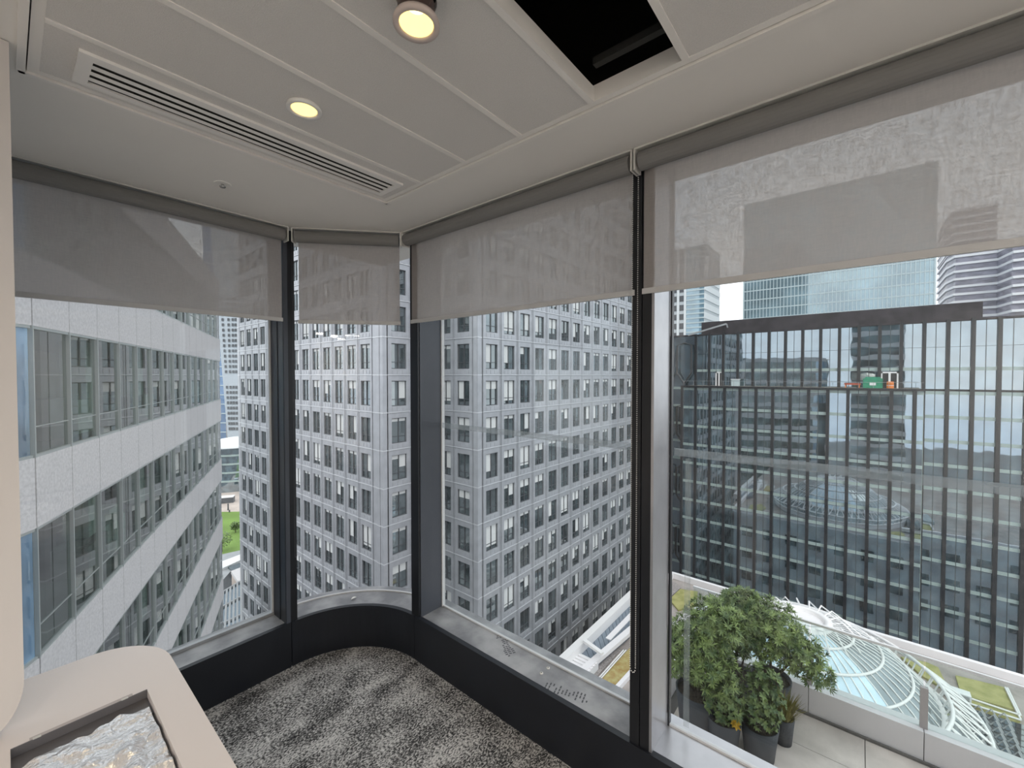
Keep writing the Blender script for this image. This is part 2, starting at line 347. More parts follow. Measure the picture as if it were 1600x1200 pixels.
# mullion posts (structure) - black posts between the windows
def post(n, lab, parts):
    r = struct(empty('trim_%d' % n, parts[0][3]), lab)
    for nm, m, bx, o in parts: MB(parts[0][3]).box(*bx).build(nm, m, r)
post(1, 'black post between the left window and the corner window', [
    ('post_face', 'black2', (UX - .085, UX - .012, .988, 1.05, SILL, CEIL), (UX, 1.02, SILL)),
    ('reveal', 'black', (GX - .02, UX - .085, .985, 1.045, SILL, CEIL), 0),
    ('post_edge', 'slate', (UX - .04, UX - .006, .99, 1.012, SILL, CEIL), 0)])
post(2, 'black post between the corner window and the middle window', [
    ('post_face', 'black2', (-2.012, -1.945, UY + .008, UY + .07, SILL, CEIL), (-1.97, UY, SILL)),
    ('reveal', 'slate', (-2.0, -1.94, UY + .02, GY + .02, SILL, CEIL), 0)])
post(3, 'black post with aluminium reveal between the middle and the right window', [
    ('post_face', 'black2', (-.662, -.625, UY + .006, UY + .075, SILL, CEIL), (-.62, UY, SILL)),
    ('post_face', 'black2', (-.622, -.588, UY + .008, UY + .075, SILL, CEIL), 0),
    ('post_core', 'black2', (-.66, -.60, UY + .06, GY + .02, SILL, CEIL), 0),
    ('reveal', 'alu', (-.60, -.578, UY + .010, GY - .012, SILL, CEIL), 0)])
post(4, 'black post at the end of the right window', [
    ('post_face', 'black2', (1.40, 1.48, UY + .006, GY + .02, SILL, CEIL), (1.44, UY, SILL))])
# windows
def win(n, lab): return struct(empty('window_%d' % n, lab[1]), lab[0])
ZT = CEIL + .12
w1 = win(1, ('left window', (GX, 0, SILL))); o = P(w1)
MB(o).box(GX - .004, GX + .004, RY0, .985, SILL + .012, ZT).build('pane', 'glass', w1)
MB(o).box(GX - .012, GX + .012, RY0, .985, SILL, SILL + .014).build('glazing_bead', 'wframe', w1)
MB(o).box(GX - .012, GX + .006, .976, .985, SILL, ZT).build('glazing_bead', 'gasket', w1)
w2 = win(2, ('curved corner window', (AC[0], AC[1], SILL))); o = P(w2)
b = MB(o); A = arc(rg, 91, 179, 24)
for i in range(24): b.quad((*A[i], SILL + .012), (*A[i + 1], SILL + .012), (*A[i + 1], ZT), (*A[i], ZT))
b.build('pane', 'glass', w2, True)
b = MB(o); ringpr(b, rg - .005, rg + .006, SILL, SILL + .007, 90.5, 179); b.build('glazing_bead', 'gasket', w2)
for n, x0, x1 in ((3, -1.94, -.655), (4, -.578, 1.40), (5, 1.48, RX1)):
    w = win(n, ({3: 'middle window', 4: 'right window', 5: 'last window'}[n], (x0, GY, SILL))); o = P(w)
    MB(o).box(x0, x1, GY - .004, GY + .004, SILL + .012, ZT).build('pane', 'glass', w)
    MB(o).box(x0, x1, GY - .007, GY + .007, SILL, SILL + .007).build('glazing_bead', 'gasket', w)
    MB(o).box(x0, x0 + .007, GY - .010, GY + .012, SILL, ZT).build('glazing_bead', 'gasket' if n == 3 else 'black2', w)
# shell behind the camera and head above the windows
struct(MB().box(-2.9, RX1 + .1, RY0 - .1, RY0, 0, 3.1).build('wall_back', 'plaster'), 'plain wall behind')
struct(MB().box(RX1, RX1 + .1, RY0, 1.9, 0, 3.1).build('wall_end', 'plaster'), 'plain end wall')
hd = struct(empty('wall_head', (0, 0, CEIL)), 'head above the windows')
MB(P(hd)).box(-2.78, -2.60, RY0, 1.02, ZT - .02, 3.1).build('head_beam', 'black', hd)
MB(P(hd)).box(-1.98, RX1, 1.64, 1.82, ZT - .02, 3.1).build('head_beam', 'black', hd)
b = MB(P(hd)); ringpr(b, rg - .04, rg + .14, ZT - .02, 3.1); b.build('head_beam', 'black', hd)

# ceiling: plaster margin, trim, tiles, void
TX0, TY0, TY1 = -1.735, .035, 1.165
JX = [-1.446 + .2722 * i for i in range(18)]
ce = struct(empty('ceiling', (0, 0, CEIL)), 'suspended ceiling with white tiles and plaster margin')
co = P(ce)
b = MB(co)
b.box(-2.75, TX0, RY0, 1.80, CEIL, CEIL + .06); b.box(TX0, RX1, TY1, 1.80, CEIL, CEIL + .06); b.box(TX0, RX1, RY0, TY0, CEIL, CEIL + .06)
b.build('plaster_margin', 'plaster', ce)
b = MB(co)
b.box(TX0, RX1, TY1 - .012, TY1 + .004, CEIL - .004, CEIL + .05); b.box(TX0, RX1, TY0 - .004, TY0 + .012, CEIL - .004, CEIL + .05); b.box(TX0 - .004, TX0 + .012, TY0, TY1, CEIL - .004, CEIL + .05)
b.build('edge_trim', 'tbar', ce)
b = MB(co)
b.box(TX0 + .012, RX1, TY1 - .036, TY1 - .015, CEIL + .003, CEIL + .05); b.box(TX0 + .012, RX1, TY0 + .015, TY0 + .036, CEIL + .003, CEIL + .05); b.box(TX0 + .015, TX0 + .034, TY0 + .036, TY1 - .036, CEIL + .003, CEIL + .05)
b.build('edge_angle', 'tbar', ce)
jm = MB().box(-.009, .009, TY0 + .036, TY1 - .036, 0, .045).mesh('joint_bar', 'tbar')
for i, x in enumerate(JX): inst('joint_bar', jm, ce, (x, 0, .001))
tw = .2722 - .018
tm = MB().box(-tw / 2, tw / 2, TY0 + .036, TY1 - .036, 0, .02).mesh('ceiling_tile', 'tile')
hole = 3   # tile missing between JX[3] and JX[4]
MB(co).box(TX0 + .034, JX[0] - .009, TY0 + .036, TY1 - .036, CEIL + .004, CEIL + .024).build('ceiling_tile', 'tile', ce)
def holed_tile(cx, hx, hy, r):
    """tile with a round opening for a downlight"""
    n = 24; b = MB(); x0, x1, y0, y1 = -tw / 2, tw / 2, TY0 + .036, TY1 - .036
    ring = [(hx - cx + r * math.cos(2 * math.pi * j / n), hy + r * math.sin(2 * math.pi * j / n)) for j in range(n)]
    def outer(p):
        dx, dy = p[0] - (hx - cx), p[1] - hy; k = .1 / max(abs(dx), abs(dy)); return (hx - cx + dx * k, hy + dy * k)
    ou = [outer(p) for p in ring]
    for j in range(n): k = (j + 1) % n; b.quad((*ring[j], 0), (*ou[j], 0), (*ou[k], 0), (*ring[k], 0)); b.quad((*ring[j], 0), (*ring[k], 0), (*ring[k], .02), (*ring[j], .02))
    c = hx - cx
    b.box(x0, x1, y0, hy - .1, 0, .02); b.box(x0, x1, hy + .1, y1, 0, .02); b.box(x0, c - .1, hy - .1, hy + .1, 0, .02); b.box(c + .1, x1, hy - .1, hy + .1, 0, .02)
    return b
LAMPS = {0: (-1.312, .593), 2: (-.755, .585)}
for i in range(len(JX) - 1):
    if i == hole: continue
    cx = (JX[i] + JX[i + 1]) / 2
    if i in LAMPS: holed_tile(cx, LAMPS[i][0], LAMPS[i][1], .044).build('ceiling_tile', 'tile', ce, loc=(cx, 0, .004))
    else: inst('ceiling_tile', tm, ce, (cx, 0, .004))
b = MB(co)   # black service void above the grid
b.box(-1.9, RX1, TY0 - .1, TY1 + .1, CEIL + .55, CEIL + .60)
b.box(-1.9, RX1, TY0 - .12, TY0 - .1, CEIL + .06, CEIL + .6); b.box(-1.9, RX1, TY1 + .1, TY1 + .12, CEIL + .06, CEIL + .6); b.box(-1.92, -1.9, TY0 - .1, TY1 + .1, CEIL + .06, CEIL + .6)
b.build('service_void', 'void', ce)
b = MB(co); b.bar((JX[3] + .04, TY1 - .09, CEIL + .07), (JX[4] - .02, TY1 - .09, CEIL + .07), .02); b.bar((JX[3] - .02, .3, CEIL + .2), (JX[4] + .02, .34, CEIL + .2), .03)
b.build('service_duct', 'slot', ce)
struct(MB().box(-2.9, RX1 + .1, RY0, 1.9, 3.1, 3.2).build('ceiling_slab', 'void'), 'concrete slab above the ceiling void')

# slot air diffuser
df = tag(empty('slot_diffuser', (-1.59, .61, CEIL)), 'white linear slot air diffuser with four dark slots set in the ceiling', 'air vent')
o = P(df); DX0, DX1, DY0, DY1 = -1.672, -1.506, .13, 1.092
b = MB(o); sx0, sx1, sy0, sy1 = -1.652, -1.536, .158, 1.068
b.box(DX0, DX1, DY0, sy0, CEIL - .0045, CEIL + .004).box(DX0, DX1, sy1, DY1, CEIL - .0045, CEIL + .004).box(DX0, sx0, sy0, sy1, CEIL - .0045, CEIL + .004).box(sx1, DX1, sy0, sy1, CEIL - .0045, CEIL + .004)
b.build('frame', 'white_metal', df)
MB(o).box(sx0, sx1, sy0, sy1, CEIL + .0015, CEIL + .0035).build('slot_backing', 'slot', df)
sw = (sx1 - sx0); sm = MB().box(-.0085, .0085, sy0 - .613, sy1 - .613, 0, .0015).mesh('blade', 'white_metal')
for k in range(3): inst('blade', sm, df, (sx0 + .016 + .0085 + k * .033 - o[0], .003, -.0035))

# downlights
def downlight(x, y, z, label, drop):
    r = tag(empty('downlight', (x, y, z)), label, 'ceiling lamp')
    MB().lathe([(.036, -.002), (.038, -.006), (.049, -.006), (.0495, 0), (.047, .006), (.036, .006)], n=32).build('bezel', 'lamp_rose' if drop else 'white_metal', r, True)
    MB().lathe([(.0375, -.003), (.033, .014), (.027, .026), (.020, .034)], n=32).build('reflector', 'lamp_refl', r, True)
    MB().lathe([(.0205, .034), (.0001, .034)], n=24).build('led', 'lamp_led', r)
    b = MB().lathe([(.039, .006), (.039, .04), (.030, .05), (.030, .10), (.0001, .10)], n=24)
    b.build('housing', 'lamp_body', r, True)
    if drop:
        for s in (-1, 1): MB().tube([(s * .040, 0, .012), (s * .062, 0, .03), (s * .066, 0, .052), (s * .05, 0, .062)], .0025, 5).build('spring_clip', 'lamp_body', r)
    L = bpy.data.lights.new('downlight_glow', 'SPOT'); L.energy = 9; L.color = (1, .80, .52); L.spot_size = math.radians(110); L.spot_blend = .6; L.shadow_soft_size = .03
    lo = bpy.data.objects.new('downlight_glow', L); col.objects.link(lo); lo.parent = r; lo.location = (0, 0, -.012)
    return r
downlight(LAMPS[0][0], LAMPS[0][1], CEIL, 'lit round downlight set flush in a ceiling tile', False)
downlight(LAMPS[2][0] + .012, LAMPS[2][1] - .01, CEIL - .055, 'lit round downlight hanging loose below its ceiling tile', True)
# added ceiling panels behind the camera, put in as fill to brighten room and ceiling
k = 0
WH = {(1.75, -.45): 'by the last window', (3.0, -.45): 'by the end wall and the last window', (1.75, -1.7): 'in the middle row', (3.0, -1.7): 'in the middle row by the end wall', (1.75, -2.95): 'by the back wall', (3.0, -2.95): 'in the far corner of the office'}
for (x, y), wh in WH.items():
    k += 1
    r = tag(empty('fill_panel', (x, y, CEIL)), 'added square fill light panel ' + wh, 'ceiling lamp', 'added fill panels')
    MB().box(-.32, .32, -.32, .32, -.012, 0).build('frame', 'white_metal', r)
    MB().box(-.29, .29, -.29, .29, -.015, -.0125).build('diffuser', emis('fill_diffuser_%d' % k, (1, .93, .82), 2.5), r)
    L = bpy.data.lights.new('fill_glow', 'AREA'); L.energy = 25; L.size = .58; L.color = (1, .95, .90)
    lo = bpy.data.objects.new('fill_glow', L); col.objects.link(lo); lo.parent = r; lo.location = (0, 0, -.02)

# sprinkler head
sp = tag(empty('sprinkler_head', (-2.087, .60, CEIL)), 'small chrome concealed sprinkler head in the plaster ceiling', 'sprinkler')
MB().lathe([(.0001, -.003), (.030, -.003), (.032, 0)], n=24).build('escutcheon', 'white_metal', sp)
MB().lathe([(.0001, -.016), (.010, -.016), (.012, -.012), (.006, -.009), (.006, -.003)], n=16).build('deflector', 'chrome', sp)

# roller blinds
BB = 1.952
def blind(label, a, bpt, back, zb=BB, bracket=(1, 1)):
    """a, bpt: ends of the roller axis on plan; back: unit vector towards the glass"""
    a = Vector((*a, 0)); c = Vector((*bpt, 0)); d = (c - a).normalized(); bk = Vector((*back, 0)); L = (c - a).length
    r = tag(empty('roller_blind', (a.x, a.y, CEIL)), label, 'roller blind')
    zr = -.042; R = .033
    # roller
    b = MB(); n = 20; x0 = d * .012; x1 = d * (L - .012)
    vs = []; fs = []
    for e, q in enumerate((x0, x1)):
        for j in range(n):
            t = 2 * math.pi * j / n; vs.append(q + bk * (R * math.cos(t)) + Vector((0, 0, zr + R * math.sin(t))))
    fs = [(j, (j + 1) % n, n + (j + 1) % n, n + j) for j in range(n)] + [tuple(range(n)), tuple(range(2 * n - 1, n - 1, -1))]
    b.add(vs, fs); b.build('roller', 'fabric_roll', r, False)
    # fabric, hangs from the back of the tube
    e0 = d * .013 + bk * R; e1 = d * (L - .013) + bk * R; zb_ = zb - CEIL + .012
    b = MB(); t = bk * .0006; b.quad(e0 + Vector((0, 0, zr)), e1 + Vector((0, 0, zr)), e1 + Vector((0, 0, zb_)), e0 + Vector((0, 0, zb_)))
    b.build('fabric', 'fabric', r)
    # hem bar
    b = MB(); b.bar(e0 - d * .004 + Vector((0, 0, zb_ - .006)), e1 + d * .004 + Vector((0, 0, zb_ - .006)), .012, .02); b.build('hem_bar', 'hem', r)
    # head rail
    b = MB(); b.bar(d * .0 + bk * .0 + Vector((0, 0, -.003)), d * L + Vector((0, 0, -.003)), .05, .006); b.build('mounting_rail', 'bracket', r)
    for s, q in ((0, Vector()), (1, d * L)):
        if bracket[s]:
            b = MB(); b.bar(q + Vector((0, 0, -.003)) - bk * .0, q + Vector((0, 0, -.078)), .006, .055, up=bk); b.build('bracket', 'bracket', r)
    return r, a, d, bk, L
AX, AY = UX + .026, UY - .026
BL = blind('grey roller blind half drawn over the left window', (AX, -.9), (AX, .995), (-1, 0))
MBt = .028
c0 = (AX + .012, 1.030); c1 = (-2.032, AY - .012)
dv = Vector((c1[0] - c0[0], c1[1] - c0[1])).normalized()
BC = blind('narrow grey roller blind across the curved corner window', c0, c1, (-dv.y, dv.x), BB - .006)
BM = blind('grey roller blind half drawn over the middle window', (-2.008, AY), (-.643, AY), (0, 1))
BR = blind('wide grey roller blind over the right window above the terrace', (-.631, AY), (1.42, AY), (0, 1))
def beads(name, pts, parent, m, r=.0028, pitch=.0075):
    b = MB()
    for i in range(len(pts) - 1):
        p, q = Vector(pts[i]), Vector(pts[i + 1]); n = max(1, int((q - p).length / pitch))
        for j in range(n):
            c = p.lerp(q, j / n)
            vs = [c + Vector(v) * r for v in ((1, 0, 0), (-1, 0, 0), (0, 1, 0), (0, -1, 0), (0, 0, 1), (0, 0, -1))]
            b.add(vs, [(0, 2, 4), (2, 1, 4), (1, 3, 4), (3, 0, 4), (2, 0, 5), (1, 2, 5), (3, 1, 5), (0, 3, 5)])
    o = b.build(name, m, parent); return o
def chain(parent, x0, x1, y, zt, zb, axis, m):
    o = Vector(P(parent)); pts = []
    def pt(u, z): return (Vector((u, y, z)) if axis == 0 else Vector((y, u, z))) - o
    mid = (x0 + x1) / 2; hr = (x1 - x0) / 2
    pts = [pt(x0, zt), pt(x0, zb + hr * 2)] + [pt(mid - hr * math.cos(t), zb + hr * 2 - hr * 2 * math.sin(t)) for t in (.5, 1, 1.57, 2.1, 2.6)] + [pt(x1, zb + hr * 2), pt(x1, zt)]
    beads('bead_chain', pts, parent, m)
zc = at(990, 1052, 1, 1.485).z
chain(BM[0], -.6560, -.6350, 1.488, 2.425, zc, 0, 'bead')
chain(BC[0], 1.030, 1.040, UX + .012, 2.425, .62, 1, 'beadb')

# thin see-through grey strips just inside the glass
tag(MB().box(-1.93, -.66, GY - .0085, GY - .0065, 1.336, 1.366).build('glass_strip', 'band'), 'grey see-through strip across the middle window glass', 'glass mark')
tag(MB().box(-.56, 1.39, GY - .0085, GY - .0065, 1.336, 1.366).build('glass_strip', 'band'), 'grey see-through strip across the right window glass', 'glass mark')
xs = at(1074, 900, 1, GY - .008).x
tag(MB().box(xs - .011, xs + .011, GY - .0085, GY - .0065, SILL + .03, 1.33).build('glass_strip', 'streak'), 'upright see-through strip on the right window in front of the shrubs', 'glass mark')

# things on the sill
pl = at(553, 936, 2, SILL)
b = MB(); n = 9
for i in range(n):
    t = i / (n - 1); w = .009 * math.sin(math.pi * min(1, t * .95 + .05)); xx = .036 * (t - .5); zz = .002 + .006 * math.sin(t * 3)
    b.v += [(xx, -w, zz + .003), (xx, 0, zz), (xx, w, zz + .003)]
for i in range(n - 1):
    for j in (0, 1): a = i * 3 + j; b.f.append((a, a + 3, a + 4, a + 1)); b.mi.append(0)
tag(b.build('dry_leaf', 'leafw', None, True, loc=(pl.x, pl.y, SILL), rot=(0, 0, 1.5)), 'small pale dry leaf on the curved corner sill', 'leaf')
for px, py, wh in ((846, 1052, 'nearer the room edge'), (856.5, 1044, 'nearer the glass')):
    q = at(px, py, 2, SILL)
    r = tag(empty('screw_cap', (q.x, q.y, SILL)), 'small white round screw cap on the middle window sill, ' + wh, 'screw cap', 'screw caps on the sill')
    MB().lathe([(.0085, 0), (.008, .003), (.004, .004), (.0001, .004)], n=16).build('cap', 'bracket', r, True)
    MB().lathe([(.003, .0045), (.0001, .0045)], n=10).build('recess', 'slot', r)
# dusty shoe prints: rows of tread bars
def shoeprint(px, py, rz, label, L=.20):
    q = at(px, py, 2, SILL); b = MB(); rr = random.Random(int(px))
    for i in range(13):
        t = i / 12; w = .032 * (1 - .35 * math.sin(math.pi * t * 1.0) * (t > .35) * (t < .7)) * (1 if .08 < t < .93 else .7)
        for j in (-1, 0, 1):
            if rr.random() < .3: continue
            b.box(L * (t - .5) - .0035, L * (t - .5) + .0025, j * w * .6 - w * .22, j * w * .6 + w * .22, 0, .0006)
    return tag(b.build('shoe_print', 'tread', None, loc=(q.x, q.y, SILL + .0003), rot=(0, 0, rz)), label, 'shoe print')
shoeprint(790, 1008, -.5, 'dusty shoe print on the sill between the corner post and the screw caps', .17)
shoeprint(885, 1082, .25, 'dusty shoe print on the sill beyond the screw caps towards the chain', .19)

# ------------------------------------------------------------------ white counter with a foil covered cut-out
CT = .76
ctr = tag(empty('counter', (-1.4, -.2, 0)), 'white rounded counter with a foil covered cut-out beside the left window', 'counter')
o = P(ctr)
cy1, cx0 = .322, -1.872
def rc(cx, cy, r, a0, a1, n): return [(cx + r * math.cos(math.radians(a0 + (a1 - a0) * i / n)), cy + r * math.sin(math.radians(a0 + (a1 - a0) * i / n))) for i in range(n + 1)]
HX0, HX1, HY0, HY1 = -1.545, -.75, -.006, .243
b = MB(o); th = .035
out = [(-.6, cy1)] + rc(cx0 + .19, cy1 - .16, 1, 90, 180, 1)[:0] + [(cx0 + .20 + .20 * math.cos(math.radians(t)), cy1 - .17 + .17 * math.sin(math.radians(t))) for t in range(90, 181, 9)] + [(cx0, -.9), (-.6, -.9)]
# slab as strips around the opening
left = [p for p in out if p[0] <= HX0] ; 
b.prism([(HX0, cy1)] + [(cx0 + .20 + .20 * math.cos(math.radians(t)), cy1 - .17 + .17 * math.sin(math.radians(t))) for t in range(90, 181, 6)] + [(cx0, -.9), (HX0, -.9)], CT - th, CT)
b.prism([(HX1, HY1), (HX1, cy1), (HX0, cy1), (HX0, HY1)], CT - th, CT)
b.prism([(-.6, -.9), (-.6, cy1), (HX1, cy1), (HX1, -.9)], CT - th, CT)
b.prism([(HX1, -.9), (HX1, HY0), (HX0, HY0), (HX0, -.9)], CT - th, CT)
b.build('worktop', 'counter', ctr)
b = MB(o)
b.box(-1.80, -1.76, -.88, .22, 0, CT - th).box(-1.76, -.62, .18, .22, 0, CT - th).box(-.66, -.62, -.88, .18, 0, CT - th)
b.build('body_panel', 'panelw', ctr)
b = MB(o); b.box(HX0, HX0 + .085, HY0, HY1, CT - .030, CT - .022); b.bar((HX0 + .001, HY0, CT - .01), (HX0 + .001, HY1, CT - .01), .003, .022)
b.box(HX0, HX1, HY0, HY1, CT - .05, CT - .04)
b.build('tape_edge', 'tape', ctr)
b = MB(o); b.box(HX0 - .012, HX0 + .0, HY0 + .03, HY1 - .03, CT, CT + .0012); b.build('masking_strip', mat('masking_strip', (.50, .455, .45), .7), ctr)
for yy in (.035, .195): MB(o).box(HX0 - .004, HX0 + .003, HY0 + yy, HY0 + yy + .014, CT + .0012, CT + .003).build('clip', 'bracket', ctr)
# foil
b = MB(); nx, ny = 60, 30; FX0, FX1 = HX0 + .052, HX1 - .01; FY0, FY1 = HY0 + .004, HY1 - .006
rr = random.Random(3); cr_ = [(rr.uniform(-1.45, -1.0), rr.uniform(.02, .2), rr.uniform(0, 6.28), rr.uniform(40, 110), rr.uniform(.0006, .0018)) for _ in range(16)]
for j in range(ny + 1):
    for i in range(nx + 1):
        x = FX0 + (FX1 - FX0) * i / nx + (.006 * math.sin(j * .5) + .004 * math.sin(j * 1.3)) * max(0, 1 - i / 4); y = FY0 + (FY1 - FY0) * j / ny
        z = CT - .015
        for cx, cy, a, fq, am in cr_: z += am * math.sin(fq * ((x - cx) * math.cos(a) + (y - cy) * math.sin(a)) + 2 * math.sin(30 * (x * math.sin(a) - y * math.cos(a))))
        b.v.append((x, y, z))
for j in range(ny):
    for i in range(nx): q = j * (nx + 1) + i; b.f.append((q, q + 1, q + nx + 2, q + nx + 1)); b.mi.append(0)
fo = b.build('foil_sheet', 'foil', None, True); tag(fo, 'crinkled silver foil sheet lying in the cut-out of the white counter', 'foil')
# white panel with rounded foot standing at the counter
r_ = .085; PX = -1.60; YE = .0185
pts = [(-1.6, CT + .002), (YE - r_ * 1.0, CT + .002)] + [(YE - r_ + r_ * math.sin(math.radians(t)), CT + .002 + 1.55 * r_ - 1.55 * r_ * math.cos(math.radians(t))) for t in range(10, 91, 8)] + [(YE, CEIL - .002), (-1.6, CEIL - .002)]
n = len(pts); vs = [(PX, y, z) for y, z in pts] + [(PX - .05, y, z) for y, z in pts]
b = MB(); b.add(vs, [tuple(range(n)), tuple(range(2 * n - 1, n - 1, -1))] + [(i, n + i, n + (i + 1) % n, (i + 1) % n) for i in range(n)])
wp = b.build('screen_panel', 'panelw'); tag(wp, 'tall white panel with a rounded lower corner rising from the white counter to the ceiling', 'panel')

# ================================================================== OUTSIDE
GZ = -60.0                  # street level
def addmesh(dst, src, mtx):
    dst.v += [tuple(mtx @ Vector(p)) for p in src.v]
    base = len(dst.v) - len(src.v)
    dst.f += [tuple(base + i for i in f) for f in src.f]; dst.mi += src.mi
struct(MB().box(-700, 400, -300, 900, GZ - 1, GZ).build('ground', 'asphalt'), 'grey streets far below')

# our own building around the room: seen in the mirrors of the other facades
own = struct(empty('wall_exterior', (10, -15, GZ)), 'banded stone and glass outside of this building')
b = MB(P(own)); g = MB(P(own))
z = GZ
while z < 24:
    if z + 4.3 < -.15 or z > 3.25:
        for (x0, x1, y0, y1) in ((-2.75, 11.5, -42, 1.82),):
            b.box(x0, x1, y0, y1, z + 2.8, min(z + 4.3, -.12 if z < 0 else 99)); g.box(x0 + .08, x1 - .08, y0 + .08, y1 - .08, z, z + 2.8)
    z += 4.3
b.box(-2.75, 11.5, -42, 1.82, -1.2, -.1); g.box(-2.7, 11.5, -42, 1.78, -4.0, -1.2)
b.box(-2.75, 11.5, -42, 1.82, 3.22, 4.6)
g.box(3.75, 11.5, -42, 1.78, -.1, 3.22); g.box(-2.7, 3.75, -42, RY0 - .12, -.1, 3.22)
b.build('stone_bands', 'stone', own); g.build('glass_bands', M['skyl'], own)

# ------------------------------------------------------------------ grey clad tower
tw_root = tag(empty('office_tower', (-58, 52, GZ)), 'tall grey steel clad office tower with rows of square windows and a notched corner', 'building')
TO = Vector(P(tw_root)); FH = 4.17
def tower_meshes(w):
    x0, x1, z0, z1 = (w - 1.97) / 2, (w + 1.97) / 2, .72, 3.55; g = .025; dp = .24
    p = MB(); F = [(g, g), (w - g, g), (w - g, FH - g), (g, FH - g)]; I = [(x0, z0), (x1, z0), (x1, z1), (x0, z1)]
    for k in range(4):
        n = (k + 1) % 4
        p.quad((F[k][0], 0, F[k][1]), (F[n][0], 0, F[n][1]), (I[n][0], 0, I[n][1]), (I[k][0], 0, I[k][1]))
        p.quad((I[k][0], 0, I[k][1]), (I[n][0], 0, I[n][1]), (I[n][0], dp, I[n][1]), (I[k][0], dp, I[k][1]))
        p.quad((F[n][0], 0, F[n][1]), (F[k][0], 0, F[k][1]), (F[k][0], .1, F[k][1]), (F[n][0], .1, F[n][1]))
    p.box(g, w - g, -.07, 0, 0, .09, 1)
    for k in range(3): c = w / 2 + (k - 1) * .68; p.box(c - .26, c + .26, -.035, 0, .17, .60)
    for s in (g + .06, w - g - .17): p.box(s, s + .11, -.06, 0, .1, FH - .05)
    f = MB(); fr = .075
    f.box(x0, x1, dp - .09, dp, z0, z0 + fr).box(x0, x1, dp - .09, dp, z1 - fr, z1).box(x0, x0 + fr, dp - .09, dp, z0, z1).box(x1 - fr, x1, dp - .09, dp, z0, z1)
    f.box(w / 2 - .05, w / 2 + .05, dp - .10, dp, z0, z1).box(x0, x1, dp - .07, dp, z0 + .72, z0 + .78)
    q = MB(); q.quad((x0, dp - .01, z0), (x1, dp - .01, z0), (x1, dp - .01, z1), (x0, dp - .01, z1))
    bl = []
    for l, r in ((.12, .12), (.12, .14), (.45, .45), (.3, 0), (.85, .85), (.6, .2), (0, .7), (.15, .5), (.75, 0), (.32, .32)):
        m = MB(); H = z1 - z0 - .1
        if l: m.box(x0 + fr, w / 2 - .06, dp - .028, dp - .018, z1 - fr - H * l, z1 - fr)
        if r: m.box(w / 2 + .06, x1 - fr, dp - .028, dp - .018, z1 - fr - H * r, z1 - fr)
        bl.append(m)
    return p, f, q, bl
TW = {}
for w in (3.1, 2.98):
    p, f, q, bl = tower_meshes(w)
    TW[w] = (p, f, q, bl, p.mesh('cladding_panel', ['steel', 'steel_edge']), f.mesh('tower_window', 'twframe'), q.mesh('pane', 'twglass'), [m.mesh('window_blind', 'twblind') for m in bl])
TL, C1x, C2x, NY = 26.2, -39.98, -32.5, 33.2
faces = []   # (origin x, y, rz, width, bays, region test)
for i in range(14): faces.append((C2x, 34.03 + 3.1 * i, math.pi / 2, 3.1))
for i in range(14): faces.append((-41.97 - 2.98 * (i + 1), TL, 0, 2.98))
for i in range(2): faces.append((C1x, 26.75 + 3.1 * i, math.pi / 2, 3.1))
for i in range(2): faces.append((-36.3 + 3.1 * (i - 0) - 0 if i == 0 else -39.4, NY, 0, 3.1))
cells = []
for fx, fy, rz, w in faces:
    for k in range(-15, 22):
        zz = 1.66 + FH * k
        mtx = Matrix.Translation((fx, fy, zz)) @ Matrix.Rotation(rz, 4, 'Z')
        c = mtx @ Vector((w / 2, 0, 2.1)); px, py = proj(c)
        vis = 462 < py < 1100 and ((342 < px < 422) or (464 < px < 642) or (690 < px < 990)) and not (px < 640 and py > 975)
        cells.append((not vis, (c - CC).length, fx, fy, zz, rz, w, mtx))
cells.sort(key=lambda t: (t[0], t[1]))
rest = MB(TO); restw = MB(TO)
for n, (hid, dist, fx, fy, zz, rz, w, mtx) in enumerate(cells):
    p, f, q, bl, pm, fm, qm, bm = TW[w]; rb = R_.random(); bi = R_.randrange(10)
    if n < 300 and not hid:
        loc = Vector((fx, fy, zz)) - TO
        inst('cladding_panel', pm, tw_root, loc, (0, 0, rz)); wi = inst('tower_window', fm, tw_root, loc, (0, 0, rz))
        inst('pane', qm, wi)
        if rb < .62: inst('window_blind', bm[bi], wi)
    else:
        addmesh(rest, p, Matrix.Translation(-TO) @ mtx)
        for s, m in ((f, 0), (q, 1), (bl[bi], 2)):
            if m == 2 and rb > .62: continue
            k0 = len(restw.mi); addmesh(restw, s, Matrix.Translation(-TO) @ mtx); restw.mi[k0:] = [m] * (len(restw.mi) - k0)
stuff(rest.build('other_cladding', ['steel', 'steel_edge'], tw_root)); stuff(restw.build('other_windows', ['twframe', 'twglass', 'twblind'], tw_root))
ZB, ZTOP = 1.66 - 15 * FH, 1.66 + 22 * FH
b = MB(TO); e = .30   # dark backing seen in the joints
b.box(-84.6, C1x - e, TL + e, 80, ZB, ZTOP).box(C1x - e, C2x - e, NY + e, 80, ZB, ZTOP).build('backing_wall', 'steel_joint', tw_root)
def strip(x0, x1, y0, y1): 
    for k in range(-15, 22):
        z0 = 1.66 + FH * k; cs.box(x0, x1, y0, y1, z0 + .1, z0 + FH - .03); cs.box(x0 - .03, x1 + .03, y0 - .03, y1 + .03, z0 - .02, z0 + .09, 1)
